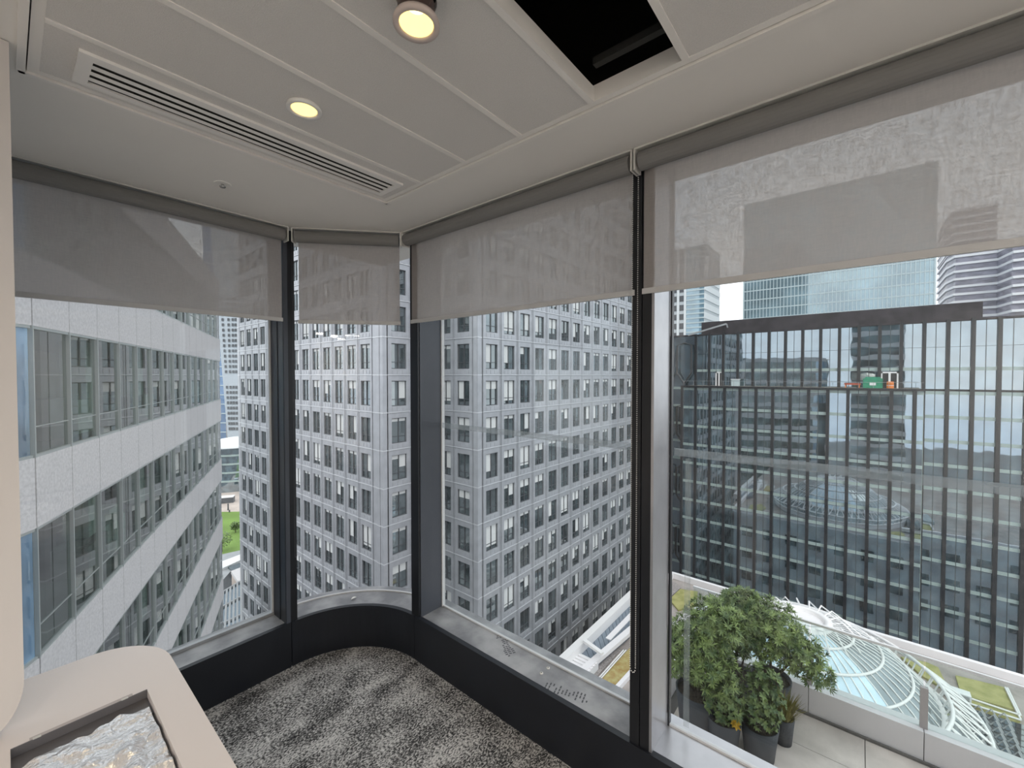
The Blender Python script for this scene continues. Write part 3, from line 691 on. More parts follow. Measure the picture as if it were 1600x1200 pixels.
for x0, x1, y0, y1 in ((-41.92, -41.25, TL, TL + .3), (-41.2, -40.6, TL - .05, TL + .3), (-40.55, C1x, TL - .02, TL + .6), (C1x - .4, C1x, TL + .62, 26.72), (C1x - .3, C1x, 32.97, 33.4),
                       (-39.95, -39.43, NY, NY + .3), (-33.15, -32.55, NY, NY + .3), (C2x - .4, C2x, NY + .05, 33.5), (C2x - .4, C2x - .06, 33.55, 33.98), (-84.6, -83.75, TL, TL + .3)):
    cs = MB(TO); strip(x0, x1, y0, y1); cs.build('corner_pilaster', ['steel', 'steel_edge'], tw_root)

# ------------------------------------------------------------------ pale banded building beside the left window
LA, LV = 5.65, .51
def lpos(d): return CC + Vector((-math.sin(YAW), math.cos(YAW), 0)) * d + CR * (-(LA + LV * d))
p0 = lpos(8.87); p1 = lpos(8.87 + 1.44); u = (p1 - p0); LW = u.length; rz = math.atan2(u.y, u.x)
lb = tag(empty('banded_office_building', (p0.x, p0.y, GZ), rz), 'pale granite office building with bands of green tinted windows beyond the left window', 'building')
PER = 4.3; NF = 15
def modpos(i):
    """origin and heading of module i (local); negative i run round the curved end"""
    if i >= 0: return Vector((i * LW, 0, 0)), 0.0
    pos = Vector((0, 0, 0)); a = 0.0
    for k in range(-i):
        a -= math.radians(13)
        pos = pos - Vector((math.cos(-a), -math.sin(-a) * -1, 0)) * LW if False else pos + Vector((-math.cos(a), -math.sin(a) * -1 * -1, 0)) * LW
    return pos, a
gp = .012
stm = MB().box(gp, LW - gp, -.06, .06, 0, PER - 2.8).mesh('stone_panel', 'stone')
fm_ = MB(); fm_.box(-.022, .022, -.07, .05, 0, 2.8).box(.03, LW - .03, -.05, .03, 0, .06).box(.03, LW - .03, -.05, .03, 2.74, 2.8)
frm = fm_.mesh('window_frame', 'lmull')
tr_ = MB().box(.03, LW - .03, -.02, .02, .64, .66).mesh('transom', 'lmull')
pnm = MB().quad((.03, 0, .06), (LW - .03, 0, .06), (LW - .03, 0, 2.74), (.03, 0, 2.74)).mesh('pane', 'lglass')
pnb = MB().quad((.03, 0, .06), (LW - .03, 0, .06), (LW - .03, 0, 2.74), (.03, 0, 2.74)).mesh('pane', 'lblue')
lbi = MB()
for k in range(-9, 2):
    zb = -.1 + PER * k - GZ       # bottom of the glass band
    for i in range(-4, NF):
        if i < -1 and k not in (-1, 0, 1, -2): continue
        ps, a = modpos(i)
        if k == 1 or True: inst('stone_panel', stm, lb, (ps.x, ps.y, zb + 2.8), (0, 0, a))
        fr = inst('window_frame', frm, lb, (ps.x, ps.y, zb), (0, 0, a)); inst('pane', pnb if i < 0 else pnm, fr)
        if i >= 0: inst('transom', tr_, fr)
    lbi.box(0, NF * LW, .07, 9, zb + 2.85, zb + PER - .03)
    MB().box(0, NF * LW, .08, 8.9, zb + 2.80, zb + 2.84).build('office_ceiling', 'lceil', lb)
    MB().box(0, NF * LW, .08, 8.9, zb - .02, zb + .01).build('office_floor', 'lfloor', lb)
    MB().box(0, NF * LW, 5.0, 5.1, zb + .02, zb + 2.8).build('office_core_wall', 'linner', lb)
    for c in range(0, NF, 3): MB().box(c * LW + .5, c * LW + 1.15, .9, 1.5, zb + .02, zb + 2.8).build('office_column', 'lceil', lb)
    for c in range(14):
        x = R_.uniform(.3, NF * LW - 2)
        d = MB().box(x, x + R_.uniform(.8, 1.6), R_.uniform(.5, 1.0), R_.uniform(1.3, 2.2), zb + .02, zb + R_.uniform(.7, 1.3)).build('office_furniture', 'lceil' if R_.random() < .5 else 'lfloor', lb)
MB().box(0, NF * LW, .07, .10, 0, -.1 - 9 * PER - GZ).build('lower_wall', 'stone', lb)
lbi.build('floor_slab', 'stoned', lb)
ps, a = modpos(-4)
MB().box(NF * LW, NF * LW + .05, .0, 14, 0, 4.35 + 3.5 - GZ).build('end_wall', 'stone', lb)
MB().prism([(0, .2), (NF * LW, .2), (NF * LW, 14), (-6, 14), (-6.5, 5)], 8.3 - .6 - GZ, 8.3 - .25 - GZ).build('roof', 'roofg', lb)
MB().prism([(0, .15), (0, 13.9), (-6, 13.9), (-6.0, 4.5), (-3.6, 1.6), (-1.6, .45)], 0, 7.6 - GZ).build('curved_end_core', 'stoned', lb)

# ------------------------------------------------------------------ dark glass building with black fins
db = tag(empty('glass_office_building', (-6, 100, GZ)), 'dark glass office block with black vertical fins and a roof terrace behind the domed roof', 'building')
DO = Vector(P(db)); DP = 4.05
def bay_meshes(w, h):
    p = MB().quad((0, 0, 0), (w, 0, 0), (w, 0, h), (0, 0, h)); p.box(w / 2 - .045, w / 2 + .045, -.05, 0, 0, h, 1)
    return p.mesh('pane', ['dglass', 'dthin'])
def spm(w): return MB().box(.03, w / 2 - .05, -.10, -.02, 0, .55).box(w / 2 + .05, w - .03, -.10, -.02, 0, .55).mesh('spandrel', 'dspan')
YL, YU = 95.5, 100.0
lowx = [-27.4 + 2.855 * i for i in range(-1, 13)]
upx = [-25.91 + 2.843 * i for i in range(-1, 17)]
zs_ = [-1.55 - DP * k for k in range(14)]     # bottom of each spandrel
pl_ = bay_meshes(2.855, DP - .0); sl_ = spm(2.855); pu_ = bay_meshes(2.843, DP); su_ = spm(2.843)
pu1 = bay_meshes(2.843, 3.3); pu2 = bay_meshes(2.843, 3.7); pu3 = bay_meshes(2.843, 4.1)
zf = GZ
finl = MB().box(-.24, .24, -.55, 0, 0, -.75 - GZ).mesh('fin', 'dfin'); finu = MB().box(-.24, .24, -.5, 0, 0, 10.9 + .75).mesh('fin', 'dfin'); finf = MB().box(-.24, .24, -.5, 0, 0, 10.9 - GZ).mesh('fin', 'dfin')
def L_(x, y, z): return Vector((x, y, z)) - DO
xe = 7.94
for i, x in enumerate(lowx):
    if x > xe: break
    inst('fin', finl, db, L_(x, YL, GZ))
    if i < len(lowx) - 1 and x + 2.8 < xe + .1:
        for z in zs_[:13]:
            inst('pane', pl_, db, L_(x, YL, z - DP + .55)); inst('spandrel', sl_, db, L_(x, YL, z))
for i, x in enumerate(upx):
    full = x > 8.0
    inst('fin', finf if full else finu, db, L_(x, YU, GZ if full else -.75))
    if i == len(upx) - 1: break
    inst('pane', pu1, db, L_(x, YU, -.65)); inst('spandrel', su_, db, L_(x, YU, 2.45)); inst('pane', pu2, db, L_(x, YU, 2.65)); inst('pane', pu3, db, L_(x, YU, 6.35 + .05))
    if full or x > 5.2:
        for z in zs_[:13]: inst('pane', pu_, db, L_(x, YU, z - DP + .55)); inst('spandrel', su_, db, L_(x, YU, z))
b = MB(DO); b.box(-37, upx[-1] + .1, YU + .1, 140, GZ, 10.6).box(-30.3, xe - .1, YL + .1, YU + .1, GZ, -.75); b.build('core', 'dfin', db)
MB(DO).box(xe - .05, xe, YL - .05, YU, GZ, -.70).build('return_wall', 'dspan', db)
xl_ = max(x for x in lowx if x < xe - .3)
MB(DO).quad((xl_, YL, zs_[12] - DP + .55), (xe, YL, zs_[12] - DP + .55), (xe, YL, -.95), (xl_, YL, -.95)).build('end_pane', 'dglass', db)
for z in zs_: MB(DO).box(xl_ + .26, xe - .05, YL - .1, YL - .02, z, z + .55).build('spandrel', 'dspan', db)
MB(DO).box(upx[-1] + .1, upx[-1] + .15, YU, 140, GZ, 10.6).build('side_glass', 'dglass', db)
MB(DO).box(-30.5, xe + .1, YL - .6, YL + .2, -.95, -.55).build('slab_edge', 'dfin', db)
MB(DO).box(-30.3, xe, YL, YU - .02, -.75, -.62).build('terrace_deck', 'deck', db)
b = MB(DO); b.bar((-30, YL + .1, .45), (xe, YL + .1, .45), .05)
for k in range(20): x = -30 + k * 1.98; b.bar((x, YL + .1, -.6), (x, YL + .1, .45), .05)
b.build('terrace_rail', 'grey', db)
xr1 = at(1534, 470, 1, YU + 3).x; xr0 = at(1098, 520, 1, YU + 3).x
MB(DO).box(xr0, xr1, YU + 2, YU + 3, 10.5, 13.75).build('roof_screen', 'droof', db)
MB(DO).box(-37, upx[-1] + .2, YU - .1, 140, 10.6, 10.9).build('roof', 'droof', db)
# rooftop cleaning cradle arm
b = MB(DO); a0 = at(1075, 524, 1, YU - 1); a1 = at(1135, 506, 1, YU + 1); b.bar(a0, a1, .5, .35); b.bar(a1, at(1137, 512, 1, YU + 1), .25); b.build('cleaning_arm', 'grey', db)
# lattice of hexagons on the corner
for r in range(4):
    z0 = -2.5 - r * 14 + 11.5
    for cx in (-31.0, -35.0):
        pts = [(cx, z0 - 14.0), (cx, z0 - 9.2), (cx - 1.55, z0 - 6.8), (cx - 1.55, z0 - .5), (cx, z0)]
        for s in (1, -1): MB(DO).tube([(cx + s * (cx - q[0]), YL + 3.3, q[1]) for q in pts], .21, 6).build('lattice_tube', 'dfin', db)
MB(DO).box(-36.8, -28.9, YU - .2, YU - .1, GZ, 10.5).build('corner_glass', 'dglass', db)
for z in zs_: MB(DO).box(-36.8, -29.0, YU - .32, YU - .2, z, z + .55).build('spandrel', 'dspan', db)
# things on the far terrace
def small(name, lab, cat, px0, px1, py0, py1, Y, dep, m, extra=None):
    a = at(px0, py0, 1, Y); c = at(px1, py1, 1, Y); r = tag(empty(name, ((a.x + c.x) / 2, Y, -.62)), lab, cat); o = P(r); return r, o, a, c
r, o, a, c = small('covered_stack', 'green tarpaulin covered stack on the dark building terrace', 'tarpaulin', 1348.5, 1379, 589, 603, 97.5, 1, 'green')
b = MB(o); h = a.z
b.prism([(a.x, 97), (c.x, 97), (c.x, 98.4), (a.x, 98.4)], -.62, h - .25).prism([(a.x + .3, 97.15), (c.x - .3, 97.15), (c.x - .3, 98.2), (a.x + .3, 98.2)], h - .25, h); b.build('tarpaulin', 'green', r)
MB(o).box(a.x + .9, c.x - .9, 96.95, 96.99, -.1, .35).build('white_print', 'whitep', r)
r, o, a, c = small('barrel', 'orange barrel beside the green covered stack', 'barrel', 1387.5, 1394.5, 593, 605, 96.6, 1, 'orange')
MB().lathe([(.0001, 0), (.42, 0), (.47, .1), (.47, .5), (.43, .55), (.47, .6), (.47, 1.1), (.42, 1.2), (.0001, 1.2)], n=14).build('drum', 'orange', r, True); MB().lathe([(.48, .52), (.48, .6)], n=14).build('band', 'whitep', r)
r, o, a, c = small('barrier', 'low red and white barrier on the dark building terrace', 'barrier', 1319, 1345, 596, 603, 97, 1, 'redm')
MB(o).bar((a.x, 97, .1), (c.x, 97, .1), .12, .3).build('board', 'redm', r)
for x in (a.x + .2, c.x - .2): MB(o).bar((x, 97, -.62), (x, 97, .1), .12).build('leg', 'orange', r)
for px0, px1, lab in ((1376, 1404, 'white framed double door onto the far terrace beside the orange barrel'), (1118, 1129, 'white framed narrow door at the left end of the far terrace')):
    a = at(px0, 581, 1, YU - .3); c = at(px1, 603, 1, YU - .3); r = tag(empty('terrace_door', ((a.x + c.x) / 2, YU - .3, -.62)), lab, 'door'); o = P(r); b = MB(o); y0, y1 = YU - .35, YU - .1
    b.box(a.x, c.x, y0, y1, a.z - .25, a.z).box(a.x, a.x + .25, y0, y1, -.62, a.z).box(c.x - .25, c.x, y0, y1, -.62, a.z); b.build('door_frame', 'whitep', r)
    m = (a.x + c.x) / 2; MB(o).box(m - .15, m + .15, y0, y1, -.62, a.z - .25).build('centre_stile', 'whitep', r)
    MB(o).box(a.x + .25, c.x - .25, y0 + .12, y1, -.62, a.z - .25).build('door_leaf', 'dfin', r)
r, o, a, c = small('site_box', 'pale site box standing on the far terrace behind the rail', 'box', 1143, 1154.5, 592.5, 603, 97.2, 1, 'whitep')
MB(o).box(a.x, c.x, 97, 98.2, -.62, a.z - .1).build('box_body', mat('pale_site_box', (.5, .6, .62), .6), r); MB(o).box(a.x - .1, c.x + .1, 96.9, 98.3, a.z - .1, a.z + .05).build('lid', 'whitep', r)

# ------------------------------------------------------------------ distant towers
def far_tower(name, lab, px0, px1, pyt, Y, dep):
    a = at(px0, pyt, 1, Y); c = at(px1, pyt, 1, Y); r = tag(empty(name, ((a.x + c.x) / 2, Y, GZ)), lab, 'building'); return r, P(r), a.x, c.x
Y = 215
r, o, x0, x1 = far_tower('glass_tower', 'broad pale blue glass tower with fine white mullions behind the dark glass block', 1164, 1463, 322, Y, 40)
zt = at(1463, 255, 1, Y).z
MB(o).box(x0, x1, Y, Y + 45, GZ, zt).build('glass_body', 'bgtower', r)
b = MB(o); n = 48
for i in range(n + 1): x = x0 + (x1 - x0) * i / n; b.box(x - .11, x + .11, Y - .3, Y, GZ, zt)
stuff(b.build('mullion_fins', 'bgmull', r))
b = MB(o); z = -55
while z < zt: b.box(x0, x1, Y - .12, Y, z, z + .45); z += 4.1
stuff(b.build('floor_bands', 'bgmull', r))
MB(o).box(x0 - .3, x0 + .2, Y - .35, Y + 45, GZ, zt + .6).build('corner_post', 'bgmull', r); MB(o).box(x1 - .2, x1 + .3, Y - .35, Y + 45, GZ, zt + .6).build('corner_post', 'bgmull', r)
MB(o).box(x0, x1, Y - .2, Y + 45, zt, zt + .8).build('roof', 'bgmull', r)
# striped tower
Y = 190
r, o, x0, x1 = far_tower('striped_tower', 'tower with white window grid, blue glass and pale striped side behind the dark block', 1030, 1101, 385, Y, 30)
zt = at(1100, 382, 1, Y).z; xm = at(1072, 450, 1, Y).x; yb = at(1124, 450, 0, x1).y
MB(o).box(x0, x1 - .05, Y + .1, yb, GZ, zt - 2).build('core', 'bgstripe2', r)
MB(o).box(x0, xm, Y, Y + .1, GZ, zt).build('grid_wall', 'bgstripe2', r)
b = MB(o); z = -50
while z < zt - 3:
    for i in range(9):
        x = xm - 1.0 - i * 3.0; b.box(x - 1.7, x, Y - .12, Y - .02, z, z + 2.5)
    z += 4.0
stuff(b.build('grid_windows', 'twframe', r))
b = MB(o)
for i in range(10): x = xm - .3 - i * 3.0; b.box(x - .45, x + .45, Y - .4, Y, GZ, zt)
b.build('grid_piers', 'bgstripe', r)
MB(o).box(xm, x1, Y, Y + .1, GZ, zt).build('blue_glass', 'bgblue', r)
b = MB(o); z = -50
while z < zt - 1: b.box(xm, x1, Y - .2, Y, z, z + .6); z += 2.0
stuff(b.build('glass_bands', 'bgmull', r))
b = MB(o); z = -50; k = 0
while z < zt - 1: b.box(x1 - .05, x1 + .3, Y, yb, z, z + 2.6, k % 2); b.box(x1 - .05, x1 + .1, Y, yb, z + 2.6, z + 4.0, 1); z += 4.0; k += 2
stuff(b.build('side_stripes', ['bgstripe', 'bgstripe2'], r))
# white balcony tower
Y = 270
r, o, x0, x1 = far_tower('balcony_tower', 'tower ringed with white stacked balcony edges behind the right end of the dark glass block', 1490, 1640, 312, Y, 40)
zt = at(1530, 320, 1, Y).z
A = [at(1476, 500, 1, Y + 9), at(1489, 500, 1, Y), at(1557, 500, 1, Y), at(1581, 500, 1, Y - 12), at(1660, 500, 1, Y - 12)]
pl = [(p.x, p.y) for p in A] + [(A[-1].x, Y + 40), (A[0].x, Y + 40)]
cen = Vector((sum(p[0] for p in pl) / len(pl), sum(p[1] for p in pl) / len(pl)))
inn = [tuple(cen + (Vector(p) - cen) * .955) for p in pl]
pl_hi = pl[:3] + [(pl[2][0], Y + 40), pl[-1]]; ch = Vector((sum(p[0] for p in pl_hi) / 5, sum(p[1] for p in pl_hi) / 5)); inn_hi = [tuple(ch + (Vector(p) - ch) * .955) for p in pl_hi]
z2 = at(1592, 372, 1, Y - 12).z
MB(o).prism(inn, GZ, z2).build('glass_core', 'bgpurple', r); MB(o).prism(inn_hi, z2, zt).build('glass_core', 'bgpurple', r)
b = MB(o); z = -40.
z2 = at(1592, 372, 1, Y - 12).z
while z < zt: b.prism(pl if z < z2 else pl_hi, z, z + 1.0); z += 3.35
stuff(b.build('balcony_slabs', 'bgwhite', r))

# ------------------------------------------------------------------ view down the gap on the left
FWD = Vector((-math.sin(YAW), math.cos(YAW), 0))
def dl(px, d): return CC + FWD * d + CR * ((px - 800) / FPX * d)      # plan point at depth d under pixel column px
def zat(py, d): return CZ - (py - 586.5) / FPX * d
d = 330; A = [dl(352, d), dl(420, d), dl(420, d + 40), dl(352, d + 40)]
ft = tag(empty('slanted_tower', (A[0].x, A[0].y, GZ)), 'white banded tower with a slanting edge seen in the gap beside the steel tower', 'building'); o = P(ft)
zt = 140
b = MB(o)
q0, q1 = dl(368, d), dl(344, d)
b.add([(*dl(356, d).xy, GZ), (*dl(420, d).xy, GZ), (*dl(420, d).xy, zt), (*dl(330, d).xy, zt), (*dl(356, d + 22).xy, GZ), (*dl(420, d + 22).xy, GZ), (*dl(420, d + 22).xy, zt), (*dl(330, d + 22).xy, zt)],
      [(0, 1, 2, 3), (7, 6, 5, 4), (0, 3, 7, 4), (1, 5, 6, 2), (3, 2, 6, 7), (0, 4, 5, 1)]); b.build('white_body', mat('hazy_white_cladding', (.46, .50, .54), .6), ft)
b = MB(o); k = 0
for k in range(26):
    z = zat(672 - k * 8.1, d)
    if k in (9, 10): continue
    for px in (353 - k * .42 + 3.0, 358 - k * .15 + 1.5, 363, 367.5, 373, 378):
        a, c = dl(px, d - .6), dl(px + 3.4, d - .6); zz = z
        b.add([(*a.xy, zz), (*c.xy, zz), (*c.xy, zz + 2.2), (*a.xy, zz + 2.2)], [(0, 1, 2, 3)])
stuff(b.build('window_rows', 'twframe', ft))
d = 360; A = [dl(320, d), dl(352, d), dl(352, d + 40), dl(320, d + 40)]
t2 = tag(empty('blue_glass_tower', (A[0].x, A[0].y, GZ)), 'blue glass tower behind the slanting white tower', 'building'); o = P(t2)
MB(o).prism([p.xy for p in A], GZ, 150).build('glass_body', mat('blue_glass_wall', (.16, .25, .40), .25, .2, var=.25, scale=.05), t2)
b = MB(o)
for k in range(24): z = -55 + k * 8; a, c = dl(320, d - .3), dl(352, d - .3); b.bar((*a.xy, z), (*c.xy, z), .4, .8)
stuff(b.build('floor_bands', 'bgmull', t2))
# round low building with white roof
d = 235; c = dl(372, d); rb = tag(empty('round_pavilion', (c.x, c.y, GZ)), 'low round glass building with a white roof at the edge of the park', 'building')
zr = zat(690, d) - GZ; rad = 17
MB().lathe([(rad + 1, zr - 1.2), (rad + 1, zr), (6, zr + 2.2), (.01, zr + 2.4)], n=40).build('roof', 'whitep', rb, True)
MB().lathe([(rad - .5, 0), (rad - .5, zr - 1.2)], n=40).build('glass_wall', 'dglass', rb, True)
for z in (zr - 5.5, zr - 10, zr - 14.5, zr - 19): 
    if z > 0: MB().lathe([(rad - .4, z), (rad, z), (rad, z + .9), (rad - .4, z + .9)], n=40).build('floor_band', 'dspan', rb)
# park
def gpoly(name, pxs, z, m, lab=None, cat=None, th=.3):
    P_ = [at(x, y, 2, z) for x, y in pxs]; b = MB((P_[0].x, P_[0].y, z - th)); b.prism([p.xy for p in P_], z - th, z); o = b.build(name, m, None, loc=(P_[0].x, P_[0].y, z - th))
    if lab: tag(o, lab, cat)
    return o
struct(gpoly('park_paving', [(300, 812), (300, 766), (400, 766), (400, 812)], GZ + .3, 'pave'), 'pale paving around the park lawn')
struct(gpoly('park_lawn', [(320, 880), (330, 800), (396, 799), (400, 880)], GZ + .5, 'lawn'), 'bright green park lawn')
# trees at the lawn edge
for px, py, s in ((347, 862, 1.6), (368, 832, 1.0)):
    q = at(px, py, 2, GZ + .5); r = tag(empty('park_tree', (q.x, q.y, GZ + .5)), 'larger round tree at the near edge of the park lawn' if s > 1.3 else 'smaller tree on the lawn close to the steel tower', 'tree', 'trees by the lawn'); rr = random.Random(px)
    MB().tube([(0, 0, 0), (0, 0, 2 * s)], .15, 6).build('trunk', 'bark', r); b = MB()
    for k in range(420):
        v = Vector((rr.gauss(0, 1), rr.gauss(0, 1), rr.gauss(0, 1))).normalized() * (rr.random() ** .4) * 2.0 * s; v.z = v.z * .8 + 2.6 * s
        w = Vector((rr.uniform(-1, 1), rr.uniform(-1, 1), rr.uniform(-1, 1))).normalized() * .3; t = w.cross(Vector((0, 0, 1))); b.quad(v - w, v + t, v + w, v - t)
    stuff(b.build('foliage', 'leaf2', r))
for px, py, h, m in ((356.5, 797, 3.0, 'twframe'), (358.5, 801, 1.2, 'twframe')):
    q = at(px, py, 2, GZ + .3); r = tag(empty('street_post', (q.x, q.y, GZ + .3)), ('tall dark post on the paving by the lawn' if h > 2 else 'short dark bollard beside the tall post by the lawn'), 'post', 'posts by the lawn')
    MB().lathe([(.0001, 0), (.35, 0), (.28, h * .5), (.3, h), (.0001, h)], n=8).build('shaft', m, r)
q0, q1 = at(344, 786, 2, GZ + .3), at(366, 784, 2, GZ + .3)
kx = tag(empty('kiosk', (q0.x, q0.y, GZ + .3)), 'dark low kiosk on the paving beyond the lawn', 'kiosk'); b = MB(P(kx)); b.bar((*q0.xy, GZ + 1.6), (*q1.xy, GZ + 1.6), 3, 2.6); b.build('kiosk_body', 'twframe', kx)
b = MB(P(kx)); b.bar((*q0.xy, GZ + 3.1), (*q1.xy, GZ + 3.1), 3.6, .3); b.build('roof', 'whitep', kx)
# low roofs in the gap
zlo = -42.0
lo_ = tag(empty('low_block', (*at(360, 900, 2, zlo).xy, GZ)), 'low grey office block with stepped flat roof below the steel tower', 'building'); o = P(lo_)
A = [at(p, q, 2, zlo) for p, q in ((300, 960), (338, 868), (420, 850), (360, 893))]
MB(o).prism([p.xy for p in A], GZ, zlo).build('upper_block', 'grey', lo_)
B_ = [at(p, q, 2, zlo + .6) for p, q in ((344, 878), (376, 866), (378, 874), (347, 888))]
MB(o).prism([p.xy for p in B_], zlo, zlo + .6).build('parapet', 'whitep', lo_)
B_ = [at(p, q, 2, zlo + .5) for p, q in ((356, 885), (376, 878), (378, 890), (366, 893))]
MB(o).prism([p.xy for p in B_], zlo, zlo + .4).build('roof_panel', 'skyl', lo_)
pk = tag(empty('low_stone_wing', (*at(368, 915, 2, -39).xy, GZ)), 'small pale stone wing with square windows at the foot of the steel tower', 'building'); o = P(pk)
A = [at(p, q, 2, -39) for p, q in ((362, 897), (380, 890), (400, 905), (372, 912))]
MB(o).prism([p.xy for p in A], GZ, -39).build('stone_body', 'pave', pk)
B_ = [p + (Vector((0, 0, 0))) for p in A]
MB(o).prism([tuple((p + (p - (A[0] + A[2]) / 2) * .06).xy) for p in A], -39, -38.4).build('cornice', 'stone', pk)
e0, e1 = A[3], A[2]; n = 4
for rr_ in range(3):
    for k in range(n):
        a = e0.lerp(e1, (k + .25) / n); c = e0.lerp(e1, (k + .75) / n); out = (a - (A[0] + A[2]) / 2); out.z = 0; out = out.normalized() * .15
        b = MB(o); z = -43.2 - rr_ * 4.2; b.add([(*(a + out).xy, z), (*(c + out).xy, z), (*(c + out).xy, z + 2.6), (*(a + out).xy, z + 2.6)], [(0, 1, 2, 3)]); b.build('window', 'twglass', pk)
b = MB((*dl(352, 60).xy, GZ)); A = [dl(338, 62), dl(372, 66), dl(372, 52), dl(330, 50)]; z0 = zat(945, 60)
gb = tag(empty('stepped_glass_block', (*dl(352, 60).xy, GZ)), 'dark glazed block with slanting pale mullions at the bottom of the left gap', 'building')
b = MB(P(gb)); b.prism([p.xy for p in A][::-1], GZ, z0); b.build('glass_body', 'dglass', gb)
b = MB(P(gb))
for k in range(7): t = k / 6; a = A[3].lerp(A[2], t); c = A[0].lerp(A[1], t); b.bar((*a.xy, z0 + .1), (*c.xy, z0 + .1), .25); 
for k in range(4): t = k / 3; a = A[3].lerp(A[0], t); c = A[2].lerp(A[1], t); b.bar((*a.xy, z0 + .12), (*c.xy, z0 + .12), .25)
b.build('roof_bars', 'grey', gb)

# ------------------------------------------------------------------ low roof with dome
def c3p_(x, y): return (900 + x / 5.456, 880 + y / 5.456)
RZ = -33.0
rf = tag(empty('low_roof_building', (-4, 50, GZ)), 'low building with a flat brown roof around the glass dome', 'building'); o = P(rf)
yfar = at(1395, 1005, 2, RZ).y; xl = at(1047, 906, 2, RZ).x
MB(o).box(xl, 40, 3, yfar, GZ, RZ).build('roof_deck', 'roofg', rf)
xbm = at(*c3p_(100, 682), 2, RZ + .8).x
MB(o).box(xbm, xl, 3, yfar - 6, GZ, RZ - .01).build('roof_deck', 'roofg', rf)
MB(o).box(xl - .4, 40, yfar - .6, yfar, RZ, RZ + .9).build('parapet', 'parapet', rf)
MB(o).box(xl, 40, yfar, yfar + .2, GZ, RZ).build('street_wall', mat('pale_grey_render', (.52, .54, .56), .7, var=.08, scale=.2), rf)
swm = MB().box(-1.1, 1.1, 0, .12, 0, 2.4).mesh('street_window', 'twglass')
for zz in (-38.5, -44, -49.5):
    for k in range(13): inst('street_window', swm, rf, (xl + 3 + k * 4.6 - o[0], yfar + .2 - o[1], zz - o[2]))
MB(o).box(xl - .4, xl + .3, yfar - 24, yfar - .6, RZ, RZ + .9).build('parapet', 'parapet', rf)
def rpoly(name, lab, cat, pts, m, th=.25):
    P_ = [at(x, y, 2, RZ + th) for x, y in pts]; c = P_[0]; b = MB((c.x, c.y, RZ)); b.prism([p.xy for p in P_][::-1], RZ, RZ + th); return tag(b.build(name, m, None, loc=(c.x, c.y, RZ)), lab, cat)
def c2p(x, y): return (1250 + x / 4.446, 930 + y / 4.446)
def c3p(x, y): return (900 + x / 5.456, 880 + y / 5.456)
rpoly('sedum_bed', 'yellow green sedum bed with ragged edge beside the dome lattice', 'sedum', [c2p(*p) for p in ((700, 425), (880, 465), (960, 500), (1003, 590), (975, 635), (920, 600), (850, 560))], 'sedum')
rpoly('sedum_bed', 'large yellow green sedum bed framed by white pipes on the low roof', 'sedum', [c2p(*p) for p in ((1080, 555), (1425, 640), (1492, 795), (1120, 690))], 'sedum')
rpoly('sedum_bed', 'narrow green sedum strip between the white pipes and the rooflight', 'sedum', [c2p(*p) for p in ((1140, 745), (1165, 720), (1540, 840), (1530, 872), (1480, 872))], 'sedum')
rpoly('sedum_bed', 'small sedum bed in the roof corner behind the tall shrub', 'sedum', [(1046, 936), (1063, 920), (1090, 924), (1088, 945), (1060, 953)], 'sedum')
rpoly('gravel_strip', 'grey gravel strip along the roof corner parapet', 'gravel', [(1044, 915), (1053, 908), (1064, 918), (1046, 934)], 'gravel', .15)
pipe_lines = [[(1425, 640), (1535, 865)], [(1442, 645), (1532, 832)], [(1150, 705), (1535, 835)], [(1140, 740), (1535, 868)]]
pr = tag(empty('roof_pipes', (*at(*c2p(1430, 640), 2, RZ).xy, RZ)), 'white pipes framing the large sedum bed on the low roof', 'pipe')
for (a, c) in pipe_lines: MB(P(pr)).tube([at(*c2p(*a), 2, RZ + .4), at(*c2p(*c), 2, RZ + .4)], .09, 6).build('pipe', 'domew', pr)
q = at(*c2p(1090, 720), 2, RZ); hv = tag(empty('roof_unit', (q.x, q.y, RZ)), 'white ventilation unit on the low roof beside the sedum bed', 'ventilation unit')
MB().box(-1.0, 1.0, -.5, .5, .25, .95).build('casing', 'whitep', hv); MB().box(-.85, .85, -.53, -.5, .35, .85).build('louvre', 'grey', hv)
for x in (-.8, .8): MB().box(x - .08, x + .08, -.4, .4, 0, .25).build('foot', 'grey', hv)
# rooflight grid, lower right
cnr = [at(*c2p(*p), 2, RZ + .6) for p in ((1115, 765), (1650, 930), (1760, 1260), (1240, 1085))]
rl = tag(empty('rooflight_grid', (*cnr[0].xy, RZ)), 'dark glazed rooflight with grey framing bars on the low roof', 'rooflight'); o = P(rl)
MB(o).prism([p.xy for p in cnr][::-1], RZ, RZ + .5).build('kerb', 'grey', rl)
def bil(s, t): return (cnr[0].lerp(cnr[1], s)).lerp(cnr[3].lerp(cnr[2], s), t)
NS, NT = 6, 7
for i in range(NS):
    for j in range(NT):
        g = .04 if i else .10
        q = [bil((i + g) / NS, (j + .06) / NT), bil((i + 1 - .06) / NS, (j + .06) / NT), bil((i + 1 - .06) / NS, (j + 1 - .06) / NT), bil((i + g) / NS, (j + 1 - .06) / NT)]
        MB(o).prism([p.xy for p in q][::-1], RZ + .5, RZ + .62).build('pane', 'skyl', rl)
        if i < 4: MB(o).tube([Vector((*q[0].xy, RZ + .7)), Vector((*((q[0] + q[1]) / 2).xy, RZ + 1.2)), Vector((*q[2].xy, RZ + .7))], .07, 5).build('curved_bar', 'grey', rl)

